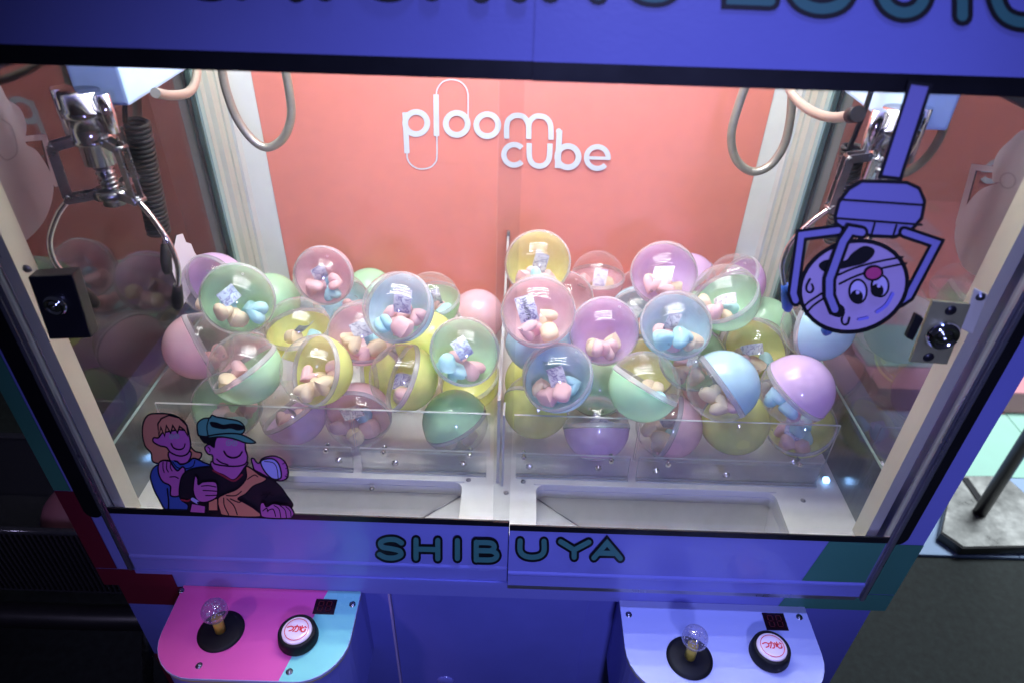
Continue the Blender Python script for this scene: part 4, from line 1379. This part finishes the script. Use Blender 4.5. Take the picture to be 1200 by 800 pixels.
b = MB(); b.lathe(hemi(-1, RB, z0=0.0005), n=40); clear0 = b.build('clear_half', M['shell'], None)
me_clear = clear0.data; bpy.data.objects.remove(clear0)
b = MB()
b.lathe([(RB - 0.0016, -0.0068), (RB - 0.0002, -0.0065), (RB + 0.0006, -0.0058), (RB + 0.0007, -0.0015), (RB + 0.0013, -0.0010), (RB + 0.0013, 0.0012), (RB + 0.0004, 0.0020), (RB - 0.0016, 0.0018), (RB - 0.0016, -0.0068)], n=44)
o = b.build('seam_ring', M['rim'], None); me_ring = o.data; bpy.data.objects.remove(o)
me_half = {}
for k in CAPCOL:
    b = MB(); b.lathe(hemi(1, RB, z0=0.0022), n=40)
    # moulded steps near the seam and the two air holes
    b.lathe([(RB + 0.0002, 0.0032), (RB + 0.0006, 0.0040), (RB - 0.0001, 0.0048)], n=40)
    o = b.build('coloured_half', M['cap_' + k], None); me_half[k] = o.data; bpy.data.objects.remove(o)
b = MB()
for a in (0.4, 3.54):
    for zz in (0.55,):
        v = Vector((math.cos(a) * math.cos(zz), math.sin(a) * math.cos(zz), -math.sin(zz)))
        b.lathe([(0.0011, RB + 0.0003), (0.0019, RB + 0.0006), (0.0024, RB + 0.0001)], (0, 0, 0), v, 12)
o = b.build('air_hole', M['rim'], None); me_hole = o.data; bpy.data.objects.remove(o)


def heart_mesh(name, w=0.0205, th=0.0140):
    out = []
    N = 22
    for i in range(N):
        t = 2 * math.pi * i / N
        x = 16 * math.sin(t) ** 3
        y = 13 * math.cos(t) - 5 * math.cos(2 * t) - 2 * math.cos(3 * t) - 0.2 * math.cos(4 * t)
        out.append((x / 17 * w * 0.97, (y + 2.0) / 17 * w * 1.02))
    vs, fs = [], []
    lay = [R_(a) for a in (-90, -68, -45, -22, 0, 22, 45, 68, 90)]
    for a in lay:
        s = max(0.02, math.cos(a) ** 0.52)
        for (x, y) in out:
            vs.append((x * s, y * s, th * math.sin(a)))
    for i in range(len(lay) - 1):
        for k in range(N):
            fs.append((i * N + k, i * N + (k + 1) % N, (i + 1) * N + (k + 1) % N, (i + 1) * N + k))
    fs.append(tuple(range(N))); fs.append(tuple(range((len(lay) - 1) * N, len(lay) * N)))
    b = MB(); b.add(vs, fs, 0, True)
    o = b.build(name, M['heart_pink'], None)
    me = o.data; bpy.data.objects.remove(o)
    return me


me_h0 = heart_mesh('heart_sweet')
me_heart = {}
for k in HEARTCOL:
    me = me_h0.copy(); me.materials.clear(); me.materials.append(M['heart_' + k]); me_heart[k] = me


def slip_mesh(m, w=0.046, h=0.032, bend=0.9):
    vs, fs = [], []
    n = 8
    for j in range(2):
        for i in range(n + 1):
            t = (i / n - 0.5)
            a = t * bend
            r = w / bend
            vs.append((r * math.sin(a), (j - 0.5) * h, r * (1 - math.cos(a))))
    for i in range(n):
        fs.append((i, i + 1, n + 2 + i, n + 1 + i))
    b = MB(); b.add(vs, fs, 0, True)
    b.add([(v[0], v[1], v[2] + 0.0003) for v in vs], fs, 0, True)
    o = b.build('slip', m, None); me = o.data; bpy.data.objects.remove(o)
    return me


me_slip = [slip_mesh(M['slip_lilac']), slip_mesh(M['slip_white'], 0.034, 0.040, 0.5), slip_mesh(M['slip_sky'], 0.040, 0.028, 1.3), slip_mesh(M['slip_white'], 0.048, 0.022, 1.1)]


def link(name, me, parent=None):
    o = bpy.data.objects.new(name, me); COL.objects.link(o)
    if parent is not None: o.parent = parent
    return o


def capsule(P, colr, dvec, rnd):
    r = empty0('gacha_capsule', P)
    w = (Rt * dvec[0] + Up * dvec[1] - Fw * dvec[2]).normalized()
    r.rotation_mode = 'QUATERNION'
    r.rotation_quaternion = w.to_track_quat('Z', 'X')
    for nm, me in (('clear_half', me_clear), ('coloured_half', me_half[colr]), ('seam_ring', me_ring), ('air_hole', me_hole)):
        link(nm, me, r)
    return r


def empty0(name, P):
    o = bpy.data.objects.new(name, None); o.empty_display_size = 0.02; o.location = P; COL.objects.link(o)
    return o


GH = 'heart-shaped sweets inside the capsules'
NH = 0
def contents(P, short, rnd, nh=None, slip=None, lettered=False):
    P = Vector(P)
    offs = []
    nh = nh if nh is not None else rnd.choice((4, 5, 5, 6))
    cam_dir = (CAM - P).normalized()
    for k in range(nh):
        best = None
        for _ in range(90):
            v = Vector((rnd.uniform(-1, 1), rnd.uniform(-1, 1), rnd.uniform(-1, 0.35)))
            if v.length > 1: continue
            v = v * (RB - 0.0205)
            if any((v - q).length < 0.0245 for q in offs): continue
            sc = v.z - 0.22 * v.dot(cam_dir) + rnd.uniform(0, 0.008)
            if best is None or sc < best[0]: best = (sc, v)
        if best is None: break
        offs.append(best[1])
    cols = [rnd.choices(('pink', 'cream', 'blue'), (0.48, 0.34, 0.18))[0] for _ in offs]
    where = {}
    for c in set(cols):
        ids = sorted([i for i, k in enumerate(cols) if k == c], key=lambda i: offs[i].dot(Rt))
        if len(ids) == 1: where[ids[0]] = ''; continue
        where[ids[0]] = 'leftmost '; where[ids[-1]] = 'rightmost '
        mid = sorted(ids[1:-1], key=lambda i: offs[i].dot(Up))
        names = {0: [], 1: ['middle '], 2: ['lower ', 'upper ']}.get(len(mid), ['lower ', 'middle ', 'upper ', 'topmost '])
        for i, w_ in zip(mid, names): where[i] = w_
    for vi, v in enumerate(offs):
        c = cols[vi]
        o = link('heart_sweet', me_heart[c])
        o.location = P + v
        q = cam_dir.lerp(Vector((rnd.gauss(0, 1), rnd.gauss(0, 1), rnd.gauss(0, 1))).normalized(), 0.55).normalized().to_track_quat('Z', 'Y')
        o.rotation_mode = 'QUATERNION'
        from mathutils import Quaternion
        o.rotation_quaternion = q @ Quaternion((0, 0, 1), rnd.uniform(0, 6.28))
        s = rnd.uniform(0.88, 1.06)
        o.scale = (s * rnd.uniform(0.92, 1.05), s * rnd.uniform(0.92, 1.05), s * rnd.uniform(0.85, 1.15))
        tag(o, '%s%s heart sweet inside the %s' % (where.get(vi, ''), c, short), 'heart sweet', GH)
    if slip is None: slip = rnd.random() < 0.6
    if slip:
        me = rnd.choice(me_slip)
        if lettered: me = me_slip[0]
        o = link('paper_slip', me)
        lat = Vector((rnd.uniform(-1, 1), 0, 0)) * 0.012
        o.location = P + Vector((0, 0, rnd.uniform(-0.012, 0.012))) + cam_dir * rnd.uniform(-0.01, 0.012) + lat
        if lettered: o.location = P + cam_dir * 0.022 - Rt * 0.018 + Up * 0.004
        n = (-cam_dir).lerp(Vector((rnd.gauss(0, 1), rnd.gauss(0, 1), rnd.gauss(0, 1))).normalized(), rnd.uniform(0.3, 0.6)).normalized()
        if lettered: n = -cam_dir
        o.rotation_mode = 'QUATERNION'
        from mathutils import Quaternion
        o.rotation_quaternion = n.to_track_quat('Z', 'Y') @ Quaternion((0, 0, 1), rnd.uniform(-3.1, 3.1) if not lettered else 1.25)
        o.scale = (0.92, 0.92, 0.92)
        tag(o, 'curled printed paper slip inside the %s' % short, 'paper slip', 'printed paper slips inside the capsules')
        if lettered:
            d = Decal(lambda u, v, l: Vector((-(u - 50) * 0.00042, -(v - 20) * 0.00042, -0.0006 + ((u - 50) * 0.00042) ** 2 * 9.8 - l)), 0.0001)
            d.fill([(-2, 4), (102, 4), (102, 36), (-2, 36)], 'slipwhite', False)
            x = 6
            for ch in 'SHIBUYA':
                letter(d, ch, x, 28, 9, 16, 2.6, 'ink'); x += 13
            pr_ = d.mb.build('slip_print', [M[m] for m in d.mats], None)
            pr_.parent = o


M['slipwhite'] = mat('slip_paper', (0.74, 0.72, 0.76), 0.6)
for i, ((px, py, dd, colr, dv), P) in enumerate(BALLS):
    rnd = random.Random(100 + i)
    r = capsule(P, colr, dv, rnd)
    tag(r, ('%s' % NAMES[i]), 'capsule', 'gacha capsules heaped behind the guards')
    contents(P, NAMES[i], rnd, lettered=(i == 21), slip=True if i in (0, 7, 17, 21, 38) else None)
extra = []
rn = random.Random(11)
spots = [(-0.0635, 0.335, 0.009)] + [(rn.uniform(-0.54, 0.54), rn.uniform(0.27, 0.63), 0.009) for _ in range(4000)]
taken = [Vector(b_[1]) for b_ in BALLS] + [Vector(f_) for f_ in FILL]
spots0 = Vector(spots[0]).x
for q_ in spots:
    q_ = Vector(q_)
    if abs(q_.x) < 0.063 or any((q_ - t_).length < (0.108 if q_.x == spots0 else 0.1165) for t_ in taken): continue
    taken.append(q_); extra.append(tuple(q_))
for i, P in enumerate(FILL + extra):
    rnd = random.Random(500 + i)
    v = (rnd.gauss(0, 1), rnd.gauss(0, 1), rnd.gauss(0, 1))
    c = rnd.choice(list(CAPCOL))
    r = capsule(P, c, v, rnd)
    tag(r, 'buried %s capsule deep in the %s heap, only slivers of it showing' % (c, 'left' if P[0] < 0 else 'right'), 'capsule', 'gacha capsules heaped behind the guards')

# ------------------------------------------------------------------ outside, right: foam mats, low platform, sign stand
mt = empty('foam_mat', (2.2, 1.9, -1.0))
tag(mt, 'pastel foam play mat of square blue, mint and pink pieces on the carpet', 'play mat')
T = 0.36
tiles = {}
for k in ('blue', 'mint', 'pink', 'cream'):
    b = MB(); b.bevbox((0.0015, 0.0015, 0.001), (T - 0.0015, T - 0.0015, 0.013), 0.002)
    o = b.build('tile', M['mat_' + k], None); tiles[k] = o.data; bpy.data.objects.remove(o)
rnd = random.Random(5)
for j in range(8):
    for i in range(8):
        if j == 0: c = 'blue'
        elif j == 1: c = ('blue', 'blue', 'mint', 'mint')[i % 4]
        else: c = ('pink', 'blue', 'mint', 'blue', 'pink', 'cream')[(i * 2 + j * 3 + (j * i) % 4) % 6]
        o = link('tile', tiles[c], mt)
        o.location = Vector((0.98 + i * T, 0.735 + j * T, -1.0)) - Vector((2.2, 1.9, -1.0))

pf = empty('low_platform', (2.6, 2.2, -0.986))
tag(pf, 'low pink platform with a mint green top on the foam mat', 'platform')
b = MB(); b.bevbox((1.50, 1.46, -0.986), (3.7, 3.2, -0.875), 0.008); b.build('platform_base', M['mat_pink'], pf)
for j in range(5):
    for i in range(7):
        c = 'mint' if j == 0 else ('pink', 'blue', 'cream', 'pink', 'blue')[(i * 2 + j * 3) % 5]
        o = link('platform_tile', tiles[c], pf)
        o.location = Vector((1.51 + i * 0.312, 1.60 + j * 0.312, -0.8755)) - Vector((2.6, 2.2, -0.986))
        o.scale = (0.866, 0.866, 0.6)

sx, sy = on_z(-0.98, 1150, 600).xy
ss = empty('sign_stand', (sx, sy, -0.986))
tag(ss, 'scuffed steel sign stand base with a dark pole on the pale blue mat', 'sign stand')
q = [on_z(-0.95, *p) for p in [(1102, 624), (1112, 578), (1128, 557), (1178, 557), (1215, 590), (1235, 640), (1128, 642)]]
b = MB(); b.prism([(v.x, v.y) for v in q], -0.983, -0.950)
b.build('base_plate', [M['dark']], ss)
cx = sum(v.x for v in q) / len(q); cy = sum(v.y for v in q) / len(q)
b = MB(); b.prism([(cx + (v.x - cx) * 0.97, cy + (v.y - cy) * 0.97) for v in q], -0.9495, -0.946)
b.build('base_cover', M['plate'], ss)
p = on_z(-0.946, 1148, 600)
b = MB(); b.tube([(p.x, p.y, -0.946), (p.x, p.y, 0.4)], 0.021, 20); b.build('pole', M['dark'], ss)
p = on_z(-0.944, 1139, 572)
b = MB(); b.bevbox((p.x - 0.012, p.y - 0.06, -0.9455), (p.x + 0.012, p.y + 0.05, -0.940), 0.002); b.build('plate_reflection', M['dark'], ss)  # dark bar standing in for a reflection on the base plate

# ------------------------------------------------------------------ outside, left: smoky basket on a tubular stand
bk = empty('ribbed_basket', (-1.1, 0.4, -1.0))
tag(bk, 'smoky ribbed plastic basket on a tubular stand left of the machine', 'basket')
zt = -0.40
x0, x1, y0, y1 = -1.55, -0.80, 0.26, 0.55
b = MB()
b.box((x0, y0, zt - 0.22), (x1, y0 + 0.004, zt)); b.box((x0, y1 - 0.004, zt - 0.22), (x1, y1, zt))
b.box((x0, y0 + 0.005, zt - 0.22), (x0 + 0.004, y1 - 0.005, zt)); b.box((x1 - 0.004, y0 + 0.005, zt - 0.22), (x1, y1 - 0.005, zt))
b.box((x0, y0, zt - 0.226), (x1, y1, zt - 0.2205))
b.build('basket_shell', M['bin'], bk)
b = MB(); b.tube([(x0, y0, zt), (x1, y0, zt), (x1, y1, zt), (x0, y1, zt), (x0, y0, zt)], 0.009, 10); b.build('basket_rim', M['bin'], bk)
for k in range(60):
    x = x0 + 0.006 + k * (x1 - x0 - 0.012) / 59
    b = MB(); b.box((x - 0.0018, y0 - 0.0035, zt - 0.215), (x + 0.0018, y0 - 0.0003, zt - 0.012)); b.build('rib', M['dark'], bk)
b = MB(); b.tube(smooth_pts([(x0 + 0.02, 0.22, -0.66), (x1 - 0.06, 0.22, -0.66), (x1 - 0.02, 0.25, -0.66), (x1, 0.4, -0.66)], 6), 0.03, 16); b.build('padded_bar', M['dark'], bk)
for x in (x0 + 0.06, x1 - 0.06):
    b = MB(); b.tube([(x, 0.30, -0.63), (x - 0.04, 0.16, -0.999)], 0.013, 12); b.build('leg', M['steel'], bk)
M['dusky'] = mat('dusky_pink', (0.20, 0.07, 0.10), 0.6)
b = MB(); b.lathe([(0.10 * math.sin(a), -0.10 * math.cos(a)) for a in np.linspace(0, math.pi, 14)], n=24)
o = b.build('toy_ball', M['dusky'], None, loc=(-1.02, 0.40, zt - 0.1205))
tag(o, 'dusky pink ball lying in the smoky basket at the left', 'ball')
